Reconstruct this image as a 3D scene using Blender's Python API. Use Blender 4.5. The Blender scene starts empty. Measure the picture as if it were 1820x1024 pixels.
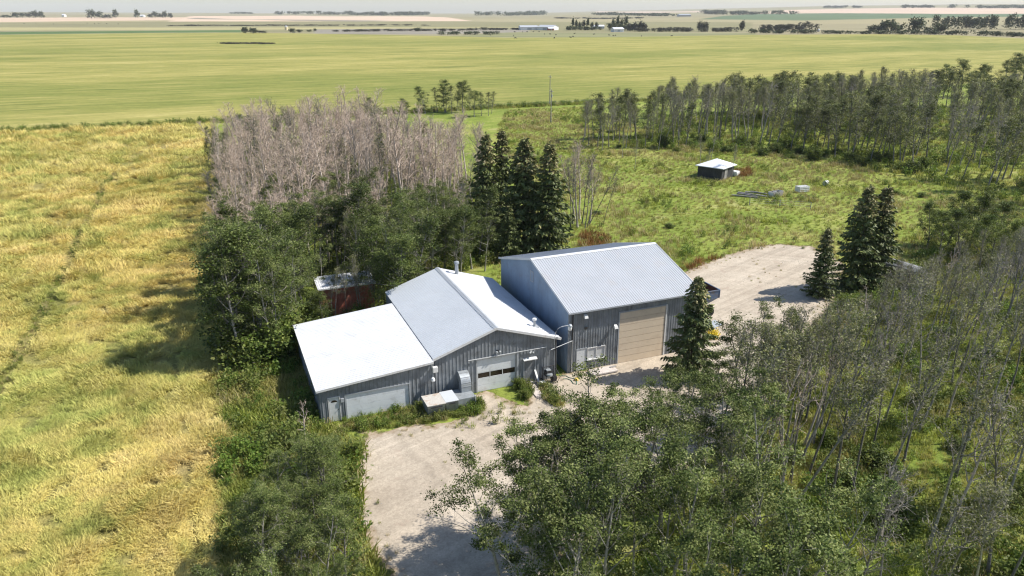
import bpy, bmesh, math, random
import numpy as np
from mathutils import Vector, Matrix
from mathutils.geometry import delaunay_2d_cdt

S = bpy.context.scene
C = S.collection
# ------------------------------------------------------------------ camera
CAM_H = 28.8
FPX, HORIZON = 1330.0, 20.0                       # focal length and horizon row on the 1820 x 1024 photograph
PITCH = math.atan((512 - HORIZON) / FPX)
cam = bpy.data.cameras.new('camera')
cam.sensor_width = 36
cam.lens = 36 * FPX / 1820
cam.clip_start = 0.5
cam.clip_end = 60000
cam_o = bpy.data.objects.new('camera', cam)
C.objects.link(cam_o)
cam_o.location = (0, 0, CAM_H)
cam_o.rotation_euler = (math.pi / 2 - PITCH, 0, 0)
S.camera = cam_o
# ------------------------------------------------------------------ light
SUN_EL, SUN_AZ = math.radians(47.0), math.radians(7.0)   # azimuth counted from +X towards +Y
sun = bpy.data.lights.new('sun', 'SUN')
sun.energy = 5.0
sun.angle = math.radians(0.5)
sun.color = (1.0, 0.95, 0.87)
sun_o = bpy.data.objects.new('sun', sun)
C.objects.link(sun_o)
sd = Vector((math.cos(SUN_EL) * math.cos(SUN_AZ), math.cos(SUN_EL) * math.sin(SUN_AZ), math.sin(SUN_EL)))
sun_o.rotation_euler = sd.to_track_quat('Z', 'Y').to_euler()
sun_o.location = (60, 20, 80)
world = bpy.data.worlds.new('World')
S.world = world
world.use_nodes = True
wn = world.node_tree
sky = wn.nodes.new('ShaderNodeTexSky')
sky.sky_type = 'NISHITA'
sky.sun_disc = False
sky.sun_elevation = SUN_EL
sky.sun_rotation = math.pi / 2 - SUN_AZ
sky.air_density = 1.0
sky.dust_density = 0.7
sky.ozone_density = 2.2
wn.links.new(sky.outputs[0], wn.nodes['Background'].inputs[0])
wn.nodes['Background'].inputs[1].default_value = 0.115
S.view_settings.view_transform = 'Standard'
S.view_settings.look = 'None'
S.view_settings.exposure = 0.5
S.view_settings.gamma = 1
S.cycles.max_bounces = 6
S.cycles.diffuse_bounces = 3
S.cycles.glossy_bounces = 2
S.cycles.transmission_bounces = 3
S.cycles.transparent_max_bounces = 4
S.cycles.volume_bounces = 0
S.cycles.use_denoising = True
S.cycles.pixel_filter_type = 'BLACKMAN_HARRIS'
S.cycles.filter_width = 1.2

rng = np.random.default_rng(11)
# ------------------------------------------------------------------ survey: photo pixel -> point on the land
cP, sP = math.cos(PITCH), math.sin(PITCH)
RIDGE_X = np.array([-2500, -900, 0, 300, 600, 900, 1150, 1400, 1620, 1820, 2600, 4200])
RIDGE_Y = np.array([20, 21, 21.5, 22.5, 24, 24, 19, 13.5, 11, 10.5, 12, 16])


def terrain(x, y):
    """Height of the land: flat by the yard, long low swells farther out."""
    x = np.asarray(x, float); y = np.asarray(y, float)
    d = np.hypot(x, y)
    px = 910 + 1418 * np.tan(np.clip(np.arctan2(x, y), -1.25, 1.25))
    crest = CAM_H + (HORIZON - np.interp(px, RIDGE_X, RIDGE_Y)) * 6.35
    t = np.clip((d - 1500) / 7500, 0, 1.25)
    h = crest * t ** 1.3
    h = np.where(d > 9300, h - (d - 9300) * 0.01, h)
    w = np.clip((d - 1150) / 900, 0, 1)
    sw = np.sin(x / 410 + 1.3) * np.sin(y / 560 + 0.4) + 0.6 * np.sin(x / 230 - y / 330) + 0.5 * np.sin(y / 250 + x / 900)
    return h + w * sw * np.clip(d / 1500, 0, 2.2)


def land(px, py, z=None):
    """The spot on the land (or on the level z) seen at photo pixel px, py."""
    u, v = px - 910, py - 512
    d = np.array([u, v * -sP + FPX * cP, v * -cP - FPX * sP])
    if z is not None:
        return np.array([0, 0, CAM_H]) + d * ((z - CAM_H) / d[2])
    hv = d / math.hypot(d[0], d[1])
    if d[2] < 0:
        t = -CAM_H / hv[2]
        if t < 1100:
            return np.array([0, 0, CAM_H]) + hv * t
    ts = np.geomspace(300, 12000, 3000)
    zz = CAM_H + hv[2] * ts
    g = terrain(hv[0] * ts, hv[1] * ts)
    k = np.argmax(zz <= g)
    if zz[k] > g[k]:
        k = len(ts) - 1
    return np.array([hv[0] * ts[k], hv[1] * ts[k], g[k]])


def lands(pts):
    return [land(*p)[:2] for p in pts]


YAW = math.radians(22.3)                           # the property lines and the buildings share this direction
E1 = np.array([math.cos(YAW), math.sin(YAW)])
E2 = np.array([-math.sin(YAW), math.cos(YAW)])
YARD = land(1008, 663)[:2]                         # front left corner of the tall shed


def site(a, b, z=0.0):
    p = YARD + E1 * a + E2 * b
    return Vector((p[0], p[1], z))


def to_site(x, y):
    dx, dy = np.asarray(x) - YARD[0], np.asarray(y) - YARD[1]
    return dx * E1[0] + dy * E1[1], dx * E2[0] + dy * E2[1]


def inside(poly, x, y):
    x = np.asarray(x, float); y = np.asarray(y, float)
    r = np.zeros(x.shape, bool)
    n = len(poly)
    for i in range(n):
        x0, y0 = poly[i][0], poly[i][1]; x1, y1 = poly[(i + 1) % n][0], poly[(i + 1) % n][1]
        if y0 == y1:
            continue
        m = (y0 > y) != (y1 > y)
        r ^= m & (x < (x1 - x0) * (y - y0) / (y1 - y0) + x0)
    return r


def dist_poly(poly, x, y, closed=True):
    x = np.asarray(x, float); y = np.asarray(y, float)
    d = np.full(x.shape, 1e9)
    n = len(poly)
    for i in range(n if closed else n - 1):
        ax, ay = poly[i][0], poly[i][1]; bx, by = poly[(i + 1) % n][0], poly[(i + 1) % n][1]
        vx, vy = bx - ax, by - ay
        t = np.clip(((x - ax) * vx + (y - ay) * vy) / (vx * vx + vy * vy + 1e-9), 0, 1)
        d = np.minimum(d, np.hypot(x - ax - t * vx, y - ay - t * vy))
    return d


def vnoise(x, y, scale, seed=0):
    """Smooth value noise in 0..1 for scattering."""
    x = np.asarray(x, float) / scale; y = np.asarray(y, float) / scale
    xi, yi = np.floor(x).astype(np.int64), np.floor(y).astype(np.int64)
    fx, fy = x - xi, y - yi
    fx, fy = fx * fx * (3 - 2 * fx), fy * fy * (3 - 2 * fy)

    def h(a, b):
        v = np.sin(a * 127.1 + b * 311.7 + seed * 74.7) * 43758.5453
        return v - np.floor(v)
    return (h(xi, yi) * (1 - fx) + h(xi + 1, yi) * fx) * (1 - fy) + (h(xi, yi + 1) * (1 - fx) + h(xi + 1, yi + 1) * fx) * fy


# ------------------------------------------------------------------ objects and names
def tag(o, label=None, cat=None, group=None, kind=None):
    if label: o['label'] = label
    if cat: o['category'] = cat
    if group: o['group'] = group
    if kind: o['kind'] = kind
    return o


def empty(name, loc, rz=0.0, label=None, cat=None, group=None):
    o = bpy.data.objects.new(name, None)
    o.empty_display_size = 0.3
    o.location = loc
    o.rotation_euler = (0, 0, rz)
    C.objects.link(o)
    return tag(o, label, cat, group)


def mesh_from(name, verts, faces_by_n, mats, midx=None, tint=None, smooth=False):
    """faces_by_n: list of (k, array[m,k]); midx: list of matching material index arrays."""
    me = bpy.data.meshes.new(name)
    V = np.asarray(verts, np.float32)
    me.vertices.add(len(V)); me.vertices.foreach_set('co', V.ravel())
    loops = np.concatenate([np.asarray(f, np.int32).ravel() for k, f in faces_by_n])
    tot = np.concatenate([np.full(len(f), k, np.int32) for k, f in faces_by_n])
    start = np.concatenate([[0], np.cumsum(tot)[:-1]]).astype(np.int32)
    me.loops.add(len(loops)); me.loops.foreach_set('vertex_index', loops)
    me.polygons.add(len(tot)); me.polygons.foreach_set('loop_start', start); me.polygons.foreach_set('loop_total', tot)
    if midx is not None:
        me.polygons.foreach_set('material_index', np.concatenate(midx).astype(np.int32))
    me.polygons.foreach_set('use_smooth', np.full(len(tot), smooth))
    for m in (mats if isinstance(mats, (list, tuple)) else [mats]):
        me.materials.append(m)
    if tint is not None:
        a = me.attributes.new('tint', 'FLOAT', 'POINT')
        a.data.foreach_set('value', np.asarray(tint, np.float32))
    me.update(calc_edges=True)
    return me


class MB:
    """Collects simple shapes and links them as one mesh object."""
    def __init__(s):
        s.v = []; s.f = []

    def quad(s, *p):
        n = len(s.v); s.v += [tuple(q) for q in p]; s.f.append(tuple(range(n, n + len(p)))); return s

    def box(s, x0, x1, y0, y1, z0, z1):
        return s.hexa([(x0, y0, z0), (x1, y0, z0), (x1, y1, z0), (x0, y1, z0)], [(x0, y0, z1), (x1, y0, z1), (x1, y1, z1), (x0, y1, z1)])

    def hexa(s, lo, hi):
        n = len(s.v); k = len(lo)
        s.v += [tuple(p) for p in lo] + [tuple(p) for p in hi]
        s.f.append(tuple(range(n + k - 1, n - 1, -1))); s.f.append(tuple(range(n + k, n + 2 * k)))
        for i in range(k):
            j = (i + 1) % k
            s.f.append((n + i, n + j, n + k + j, n + k + i))
        return s

    def bar(s, a, b, w, h=None, up=(0, 0, 1)):
        """A rectangular bar from a to b."""
        h = h or w
        a, b = Vector(a), Vector(b); d = (b - a).normalized(); u = Vector(up)
        if abs(d.dot(u)) > .98: u = Vector((1, 0, 0))
        r = d.cross(u).normalized() * w / 2; t = r.cross(d).normalized() * h / 2
        return s.hexa([a - r - t, a + r - t, a + r + t, a - r + t], [b - r - t, b + r - t, b + r + t, b - r + t])

    def tube(s, pts, r, n=8, caps=True):
        pts = [Vector(p) for p in pts]
        rr = r if isinstance(r, (list, tuple)) else [r] * len(pts)
        base = len(s.v)
        for i, p in enumerate(pts):
            d = (pts[min(i + 1, len(pts) - 1)] - pts[max(i - 1, 0)]).normalized()
            u = Vector((0, 0, 1)) if abs(d.z) < .95 else Vector((1, 0, 0))
            a = d.cross(u).normalized(); b = a.cross(d)
            for k in range(n):
                t = 2 * math.pi * k / n
                s.v.append(tuple(p + (a * math.cos(t) + b * math.sin(t)) * rr[i]))
        for i in range(len(pts) - 1):
            for k in range(n):
                k2 = (k + 1) % n
                s.f.append((base + i * n + k, base + i * n + k2, base + (i + 1) * n + k2, base + (i + 1) * n + k))
        if caps:
            s.f.append(tuple(base + k for k in range(n - 1, -1, -1)))
            s.f.append(tuple(base + (len(pts) - 1) * n + k for k in range(n)))
        return s

    def lathe(s, c, prof, n=16):
        c = Vector(c); base = len(s.v)
        for r, z in prof:
            for k in range(n):
                t = 2 * math.pi * k / n
                s.v.append((c.x + r * math.cos(t), c.y + r * math.sin(t), c.z + z))
        for i in range(len(prof) - 1):
            for k in range(n):
                k2 = (k + 1) % n
                s.f.append((base + i * n + k, base + i * n + k2, base + (i + 1) * n + k2, base + (i + 1) * n + k))
        s.f.append(tuple(base + k for k in range(n - 1, -1, -1)))
        s.f.append(tuple(base + (len(prof) - 1) * n + k for k in range(n)))
        return s

    def build(s, name, mat, parent=None, loc=None, rz=0, bevel=0, smooth=False):
        me = bpy.data.meshes.new(name)
        me.from_pydata([tuple(map(float, q)) for q in s.v], [], s.f)
        bm = bmesh.new(); bm.from_mesh(me)
        bmesh.ops.remove_doubles(bm, verts=bm.verts, dist=1e-4)
        bmesh.ops.recalc_face_normals(bm, faces=bm.faces)
        if bevel:
            bmesh.ops.bevel(bm, geom=[e for e in bm.edges if len(e.link_faces) == 2 and e.calc_face_angle(0) > .6], offset=bevel, segments=2, affect='EDGES')
        bm.to_mesh(me); bm.free()
        me.materials.append(mat)
        if smooth:
            me.polygons.foreach_set('use_smooth', [True] * len(me.polygons))
        o = bpy.data.objects.new(name, me)
        if loc is not None: o.location = loc
        o.rotation_euler.z = rz
        C.objects.link(o)
        if parent is not None: o.parent = parent
        return o


def kids(o, index={}):
    return [c for c in o.children]


def copy_tree(o, loc, rz=0, scale=1.0, label=None, tilt=(0, 0)):
    c = o.copy(); C.objects.link(c)
    c.location = loc; c.rotation_euler = (tilt[0], tilt[1], rz)
    c.scale = (scale,) * 3 if np.isscalar(scale) else scale
    if label: c['label'] = label
    return c


# ------------------------------------------------------------------ materials
def new_mat(name):
    m = bpy.data.materials.new(name); m.use_nodes = True
    nt = m.node_tree
    return m, nt, nt.nodes['Principled BSDF']


class NT:
    def __init__(s, nt): s.nt = nt
    def n(s, t, **kw):
        o = s.nt.nodes.new(t)
        for k, v in kw.items(): setattr(o, k, v)
        return o
    def l(s, a, b): s.nt.links.new(a, b)
    def pos(s):
        return s.n('ShaderNodeNewGeometry').outputs['Position']
    def obj(s):
        return s.n('ShaderNodeTexCoord').outputs['Object']
    def map(s, vec, scale=(1, 1, 1), rot=(0, 0, 0), loc=(0, 0, 0)):
        m = s.n('ShaderNodeMapping'); s.l(vec, m.inputs[0])
        m.inputs['Location'].default_value = loc; m.inputs['Rotation'].default_value = rot; m.inputs['Scale'].default_value = scale
        return m.outputs[0]
    def noise(s, vec, scale, detail=4, rough=.55, dist=0):
        m = s.n('ShaderNodeTexNoise'); s.l(vec, m.inputs['Vector'])
        m.inputs['Scale'].default_value = scale; m.inputs['Detail'].default_value = detail
        m.inputs['Roughness'].default_value = rough; m.inputs['Distortion'].default_value = dist
        return m.outputs[0]
    def ramp(s, fac, stops, interp='LINEAR'):
        m = s.n('ShaderNodeValToRGB'); s.l(fac, m.inputs[0]); cr = m.color_ramp; cr.interpolation = interp
        while len(cr.elements) < len(stops): cr.elements.new(.5)
        for e, (p, c) in zip(cr.elements, stops):
            e.position = p; e.color = (c, c, c, 1) if np.isscalar(c) else (*c, 1)
        return m.outputs[0]
    def mix(s, fac, a, b, mode='MIX'):
        m = s.n('ShaderNodeMix', data_type='RGBA', blend_type=mode)
        for sock, v in ((m.inputs[0], fac), (m.inputs[6], a), (m.inputs[7], b)):
            if isinstance(v, (int, float)): sock.default_value = v if sock.type == 'VALUE' else (v, v, v, 1)
            elif isinstance(v, tuple): sock.default_value = (*v, 1)
            else: s.l(v, sock)
        return m.outputs[2]
    def math(s, op, a, b=0.0, clamp=False):
        m = s.n('ShaderNodeMath', operation=op, use_clamp=clamp)
        for sock, v in ((m.inputs[0], a), (m.inputs[1], b)):
            if isinstance(v, (int, float)): sock.default_value = v
            else: s.l(v, sock)
        return m.outputs[0]
    def attr(s, name):
        return s.n('ShaderNodeAttribute', attribute_name=name)
    def bump(s, h, strength, dist, bsdf):
        m = s.n('ShaderNodeBump'); m.inputs['Strength'].default_value = strength; m.inputs['Distance'].default_value = dist
        s.l(h, m.inputs['Height']); s.l(m.outputs[0], bsdf.inputs['Normal'])


def paint(name, col, rough=.5, metal=0.0, var=.18, scale=1.2, dirt=None, streak=False, spec=.5):
    """Painted or weathered surface: broad mottling, fine speckle, optional dirt of its own colour."""
    m, nt, b = new_mat(name); t = NT(nt)
    p = t.obj()
    n1 = t.noise(p, scale, 5, .6)
    if streak:
        n2 = t.noise(t.map(p, (5, 5, .35)), 1.3, 4, .6)
    else:
        n2 = t.noise(p, scale * 9, 3, .6)
    a = tuple(c * (1 - var) for c in col); d = tuple(min(1, c * (1 + var)) for c in col)
    c1 = t.ramp(n1, [(.3, a), (.7, d)])
    c2 = t.ramp(n2, [(.3, 1 - var * .9), (.7, 1.0)])
    cc = t.mix(1.0, c1, c2, 'MULTIPLY')
    if dirt:
        n3 = t.noise(p, scale * .8 + .4, 6, .7, .6)
        cc = t.mix(t.ramp(n3, [(.52, 0.0), (.68, .8)]), cc, dirt)
    t.l(cc, b.inputs['Base Color'])
    b.inputs['Roughness'].default_value = rough
    b.inputs['Metallic'].default_value = metal
    b.inputs['Specular IOR Level'].default_value = spec
    t.bump(n2, .15, .01, b)
    return m


def bark(name, a, b_, scar=(.05, .045, .04)):
    m, nt, b = new_mat(name); t = NT(nt)
    p = t.obj()
    n1 = t.noise(t.map(p, (3, 3, .8)), 1.2, 5, .65)
    n2 = t.noise(t.map(p, (2, 2, 9)), 1.0, 3, .6)
    c = t.ramp(n1, [(.3, a), (.7, b_)])
    c = t.mix(t.ramp(n2, [(.58, 0.0), (.66, .8)]), c, scar)
    t.l(c, b.inputs['Base Color']); b.inputs['Roughness'].default_value = .85
    return m


def leaf_mat(name, cols, trans=.3, rough=.5, world_var=None, spec=.14):
    """cols: dark, mid, light leaf colours picked per leaf by the tint attribute, shifted a little from tree to tree."""
    m, nt, b = new_mat(name); t = NT(nt)
    tint = t.attr('tint').outputs['Fac']
    oi = t.n('ShaderNodeObjectInfo')
    c = t.ramp(tint, [(0.0, cols[0]), (.55, cols[1]), (1.0, cols[2])])
    v = t.ramp(oi.outputs['Random'], [(0, .72), (1, 1.22)])
    c = t.mix(1.0, c, v, 'MULTIPLY')
    if world_var:
        n = t.noise(t.pos(), world_var[0], 3, .55)
        c = t.mix(t.ramp(n, [(.42, 0.0), (.6, 1.0)]), c, t.ramp(tint, [(0.0, world_var[1]), (1.0, world_var[2])]))
    t.l(c, b.inputs['Base Color'])
    b.inputs['Roughness'].default_value = rough
    b.inputs['Specular IOR Level'].default_value = spec
    if trans:
        tr = t.n('ShaderNodeBsdfTranslucent'); t.l(t.mix(1.0, c, (1.0, 1.0, .55), 'MULTIPLY'), tr.inputs[0])
        ms = t.n('ShaderNodeMixShader'); ms.inputs[0].default_value = trans
        t.l(b.outputs[0], ms.inputs[1]); t.l(tr.outputs[0], ms.inputs[2])
        t.l(ms.outputs[0], nt.nodes['Material Output'].inputs['Surface'])
    return m


M = {}
M['bark_pale'] = bark('pale_bark', (.20, .185, .16), (.40, .37, .33))
M['bark_grey'] = bark('grey_bark', (.13, .12, .11), (.28, .26, .24))
M['bark_pink'] = bark('bleached_bark', (.32, .27, .23), (.56, .485, .42), (.16, .135, .12))
M['bark_shade'] = bark('shaded_bark', (.085, .078, .068), (.21, .19, .165), (.04, .036, .03))  # grey bark darkened: the shaded side of the trunks is in the colour
M['bark_dark'] = bark('dark_bark', (.05, .04, .032), (.10, .085, .07))
M['twig_pink'] = bark('bleached_twig', (.38, .295, .23), (.62, .49, .39), (.2, .16, .15))
M['twig_grey'] = bark('grey_twig', (.20, .175, .15), (.37, .33, .29), (.14, .12, .10))
M['leaf'] = leaf_mat('aspen_leaf', ((.034, .056, .012), (.125, .160, .044), (.27, .29, .115)), .22, .6, spec=.12)
M['leaf_sparse'] = leaf_mat('sparse_leaf', ((.085, .10, .034), (.175, .185, .075), (.27, .265, .135)), .28, .5)
M['leaf_fresh'] = leaf_mat('fresh_leaf', ((.050, .085, .018), (.125, .165, .036), (.21, .24, .07)), .3, .5)
M['leaf_dark'] = leaf_mat('dark_leaf', ((.030, .050, .012), (.095, .128, .030), (.18, .205, .065)), .20, .5)
M['leaf_far'] = leaf_mat('far_leaf', ((.036, .050, .026), (.070, .088, .042), (.11, .125, .062)), .15, .6)
M['leaf_far_grey'] = leaf_mat('far_grey_leaf', ((.055, .055, .042), (.085, .083, .062), (.12, .115, .085)), .15, .6)
M['needle'] = leaf_mat('spruce_needle', ((.050, .070, .022), (.150, .180, .055), (.28, .24, .11)), .05, .6, spec=.3)
M['grass'] = leaf_mat('grass_blade', ((.125, .175, .026), (.275, .325, .060), (.43, .45, .13)), .4, .55,
                      (.11, (.26, .26, .07), (.50, .45, .18)))
M['weed'] = leaf_mat('weed_leaf', ((.060, .115, .018), (.145, .22, .036), (.25, .31, .07)), .4, .5, (.25, (.11, .14, .03), (.25, .26, .09)))
M['dry'] = leaf_mat('dry_grass', ((.25, .20, .085), (.40, .33, .15), (.54, .46, .26)), .2, .7)
M['rusty_weed'] = leaf_mat('rusty_weed', ((.16, .075, .03), (.28, .14, .055), (.38, .22, .10)), .2, .7)
M['yellow_flower'] = leaf_mat('yellow_flower', ((.45, .33, .02), (.65, .50, .03), (.75, .62, .08)), .2, .6)

# ------------------------------------------------------------------ the land
PEA_B = 177.5                                       # the far crop begins at this property line
WHEAT_A = lambda b: np.interp(b, [-60, -14, 7, 55, 120, 178], [-28.0, -28.2, -27.4, -26.0, -24.5, -23.0])
GRAVEL_PX = [(606, 762), (640, 768), (628, 800), (616, 840), (618, 880), (632, 930), (648, 980), (690, 1040), (720, 1120), (1060, 1180), (1000, 1010), (1130, 890),
             (1290, 800), (1372, 700), (1440, 600), (1500, 520), (1500, 470), (1445, 437), (1385, 434), (1330, 440), (1285, 455), (1235, 472), (1190, 490), (1120, 560), (1060, 640),
             (985, 668), (960, 668), (935, 678), (928, 720), (860, 690), (830, 712), (836, 740), (790, 752), (720, 758), (660, 764)]
GRAVEL = lands(GRAVEL_PX)


def densify(poly, step, jit, seed=0):
    r = np.random.default_rng(seed); out = []
    for i in range(len(poly)):
        a = np.array(poly[i]); b = np.array(poly[(i + 1) % len(poly)])
        n = max(1, int(np.hypot(*(b - a)) / step))
        for k in range(n):
            out.append(a + (b - a) * k / n)
    out = np.array(out)
    w = np.array([vnoise(out[:, 0], out[:, 1], 2.2, seed) - .5, vnoise(out[:, 0], out[:, 1], 2.2, seed + 5) - .5]).T
    w2 = np.array([vnoise(out[:, 0], out[:, 1], .6, seed + 9) - .5, vnoise(out[:, 0], out[:, 1], .6, seed + 15) - .5]).T
    return out + w * jit * 2 + w2 * jit * .8


def sheet(name, poly, z, step, mat, kind='structure', edge=None):
    """A flat sheet over a polygon, with the distance to its edge kept as an attribute."""
    P = np.array(poly)
    x0, y0 = P.min(0); x1, y1 = P.max(0)
    gx, gy = np.meshgrid(np.arange(x0, x1, step), np.arange(y0, y1, step))
    gx = gx.ravel() + (np.random.default_rng(2).random(gx.size) - .5) * step * .3; gy = gy.ravel()
    m = inside(P, gx, gy)
    gx, gy = gx[m], gy[m]
    d = dist_poly(P, gx, gy)
    m = d > step * .35
    pts = [Vector(p) for p in P] + [Vector(p) for p in zip(gx[m], gy[m])]
    n = len(P)
    v, _, f, *_ = delaunay_2d_cdt(pts, [], [list(range(n))], 1, 1e-5)
    V = np.array([(p[0], p[1], 0) for p in v])
    V[:, 2] = z
    me = mesh_from(name, V, [(3, np.array([q for q in f if len(q) == 3]))], mat)
    a = me.attributes.new('edge', 'FLOAT', 'POINT')
    a.data.foreach_set('value', dist_poly(P, V[:, 0], V[:, 1]).astype(np.float32))
    o = bpy.data.objects.new(name, me); C.objects.link(o)
    tag(o, kind=kind)
    return o


# one sheet of ground out to beyond the horizon: rings around the viewpoint, fine near and coarse far
az = np.radians(np.concatenate([np.arange(-180, -46, 6), np.arange(-46, 46, .3), np.arange(46, 180, 6)]))
rad = np.concatenate([[0.0], np.arange(8, 60, 1.2), np.geomspace(60, 1000, 170), np.geomspace(1010, 15000, 330)])
A_, R_ = np.meshgrid(az, rad)
gx, gy = (R_ * np.sin(A_)).ravel(), (R_ * np.cos(A_)).ravel()
gz = terrain(gx, gy)
nr, na = A_.shape
ii = np.arange(nr - 1)[:, None] * na + np.arange(na)[None, :]
jj = np.arange(nr - 1)[:, None] * na + (np.arange(na)[None, :] + 1) % na
quads = np.stack([ii, jj, jj + na, ii + na], -1).reshape(-1, 4)
ga, gb = to_site(gx, gy)
gd = np.hypot(gx, gy)
# what each field grows, as its own colour (reflectance) far from the yard
FAR = [  # polygons on the photograph, unprojected onto the land
    ((.36, .32, .19), [(-400, 120), (-400, 22), (2300, 22), (2300, 75), (1820, 84), (1600, 70), (1340, 61), (900, 62), (600, 60), (0, 62)]),
    ((.40, .35, .20), [(-900, 48), (430, 48), (960, 43), (2600, 40), (2600, 32), (900, 33), (-900, 40)]),
    ((.30, .28, .15), [(-900, 56), (1000, 58), (1340, 57), (1340, 40), (820, 38), (0, 41), (-900, 41)]),
    ((.47, .42, .21), [(-900, 54.5), (0, 54.5), (420, 53), (960, 49), (560, 48.6), (0, 49), (-900, 49)]),
    ((.12, .19, .07), [(-900, 61.5), (0, 61.5), (250, 58.5), (432, 57.5), (432, 53.5), (250, 55), (0, 57), (-900, 57)]),
    ((.62, .47, .34), [(-900, 39), (0, 39.5), (330, 36), (330, 31), (0, 31.5), (-900, 32)]),
    ((.66, .50, .37), [(300, 38.5), (520, 38.2), (840, 37.5), (760, 29.5), (520, 27.8), (340, 28.5)]),
    ((.33, .29, .22), [(330, 33.5), (520, 37), (640, 38.5), (700, 37), (520, 35), (350, 31.5)]),
    ((.15, .21, .11), [(1240, 34.5), (1420, 36.5), (1560, 33.5), (1760, 30), (2100, 29), (2100, 26), (1700, 24.5), (1480, 23.5), (1330, 25)]),
    ((.64, .49, .37), [(1300, 25), (1480, 23.5), (1700, 25), (2200, 24), (2200, 14.5), (1800, 14.5), (1500, 15.5), (1400, 18)]),
    ((.58, .46, .36), [(1060, 23), (1290, 22.3), (1290, 18.6), (1060, 20.2)]),
    ((.33, .30, .24), [(560, 60), (780, 61), (940, 57), (940, 53), (700, 51), (560, 52.5)]),
    ((.28, .28, .14), [(780, 66), (1340, 66.5), (1340, 59), (900, 58)]),
]
col = np.zeros((len(gx), 4), np.float32); col[:, 3] = 1
col[:, :3] = (.27, .245, .145)
for c, pl in FAR:
    w = lands(pl)
    m = inside(w, gx, gy) & (gd > 400)
    col[m, :3] = np.array(c) * (.86 if c[0] > .55 else .76)
me = mesh_from('ground', np.stack([gx, gy, gz], 1), [(4, quads)], [], smooth=True)
ca = me.color_attributes.new('crop', 'FLOAT_COLOR', 'POINT'); ca.data.foreach_set('color', col.ravel())
for nm, val in (('site_a', ga), ('site_b', gb), ('reach', gd)):
    at = me.attributes.new(nm, 'FLOAT', 'POINT'); at.data.foreach_set('value', np.clip(val, -30000, 30000).astype(np.float32))
m, nt, b = new_mat('ground'); t = NT(nt)
p = t.pos()
n_big = t.noise(p, .035, 4, .55); n_mid = t.noise(p, .16, 5, .6); n_fine = t.noise(p, 1.6, 4, .65)
g1 = t.ramp(n_mid, [(.30, (.110, .145, .026)), (.45, (.165, .220, .042)), (.58, (.265, .285, .075)), (.70, (.44, .37, .19))])
g2 = t.ramp(n_big, [(.36, (.14, .18, .030)), (.54, (.215, .26, .046)), (.70, (.36, .31, .11))])
near = t.mix(.5, g1, g2)
near = t.mix(1.0, near, t.ramp(n_fine, [(.25, .55), (.6, 1.15)]), 'MULTIPLY')
cr = t.attr('crop').outputs['Color']
f1 = t.noise(t.map(p, (.004, .03, .02), (0, 0, -YAW)), 1.0, 4, .6)
far = t.mix(1.0, cr, t.ramp(f1, [(.3, .80), (.7, 1.16)]), 'MULTIPLY')
farf = t.math('GREATER_THAN', t.attr('reach').outputs['Fac'], 880.0)
t.l(t.mix(farf, near, far), b.inputs['Base Color'])
b.inputs['Roughness'].default_value = .95; b.inputs['Specular IOR Level'].default_value = .1
t.bump(n_fine, .6, .25, b)
me.materials.append(m)
ground = bpy.data.objects.new('ground', me); C.objects.link(ground); tag(ground, kind='structure')

# the far crop: yellow green peas with long streaks
m, nt, b = new_mat('pea_crop'); t = NT(nt)
p = t.pos()
q = t.map(p, (1, 1, 1), (0, 0, -YAW))
s1 = t.noise(t.map(q, (.006, .030, 1)), 1.0, 5, .62, .4)
s2 = t.noise(t.map(q, (.035, .22, 1)), 1.0, 5, .65, .3)
s3 = t.noise(t.map(q, (.4, 1.2, 1)), 1.0, 3, .7)
big = t.noise(t.map(q, (.0035, .007, 1), (0, 0, 0), (3.1, 2.2, 0)), 1.0, 3, .5)
c1 = t.ramp(s1, [(.28, (.105, .135, .035)), (.43, (.215, .220, .055)), (.56, (.325, .295, .085)), (.72, (.44, .375, .135))])
c2 = t.ramp(s2, [(.28, (.110, .145, .036)), (.48, (.245, .245, .060)), (.66, (.40, .345, .11))])
cc = t.ramp(t.mix(.55, s1, s2), [(.34, (.135, .155, .040)), (.45, (.245, .243, .066)), (.55, (.335, .305, .095)), (.66, (.44, .38, .145))])
cc = t.mix(t.ramp(big, [(.50, 0.0), (.64, .75)]), cc, t.mix(.5, c2, (.105, .155, .030)))
cc = t.mix(1.0, cc, t.ramp(s3, [(.25, .72), (.65, 1.08)]), 'MULTIPLY')
t.l(cc, b.inputs['Base Color']); b.inputs['Roughness'].default_value = .95; b.inputs['Specular IOR Level'].default_value = .1
t.bump(s3, .5, .3, b)
M['pea'] = m
far_edge = [land(x, y)[:2] for x, y in [(2300, 96), (1820, 68.5), (1700, 63), (1560, 61), (1340, 62), (1100, 66), (900, 67), (780, 64), (600, 60.5), (430, 58), (250, 59), (0, 62), (-200, 64), (-900, 66)]]
pea_poly = [site(a, PEA_B + (vnoise(a, 0, 9, 4) - .5) * 1.5)[:2] for a in np.arange(-420, 330, 3.0)] + [tuple(q) for q in far_edge]
sheet('pea_field', pea_poly, .02, 22, M['pea'])
# the strip of rank grass between the two crops is left to the ground sheet

# lodged grain: soil and stalk bases under the standing straw
WN = dict(scale=.085, seed=3)
wheat_poly = [site(WHEAT_A(bb) + (vnoise(bb, 3, 5, 8) - .5) * 1.2, bb)[:2] for bb in np.arange(-60, 172, 2.0)] + [site(a, 172 + (vnoise(a, 7, 6, 2) - .5) * 2)[:2] for a in np.arange(-24, -260, -4.0)] + [site(-200, -60)[:2]]


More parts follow.
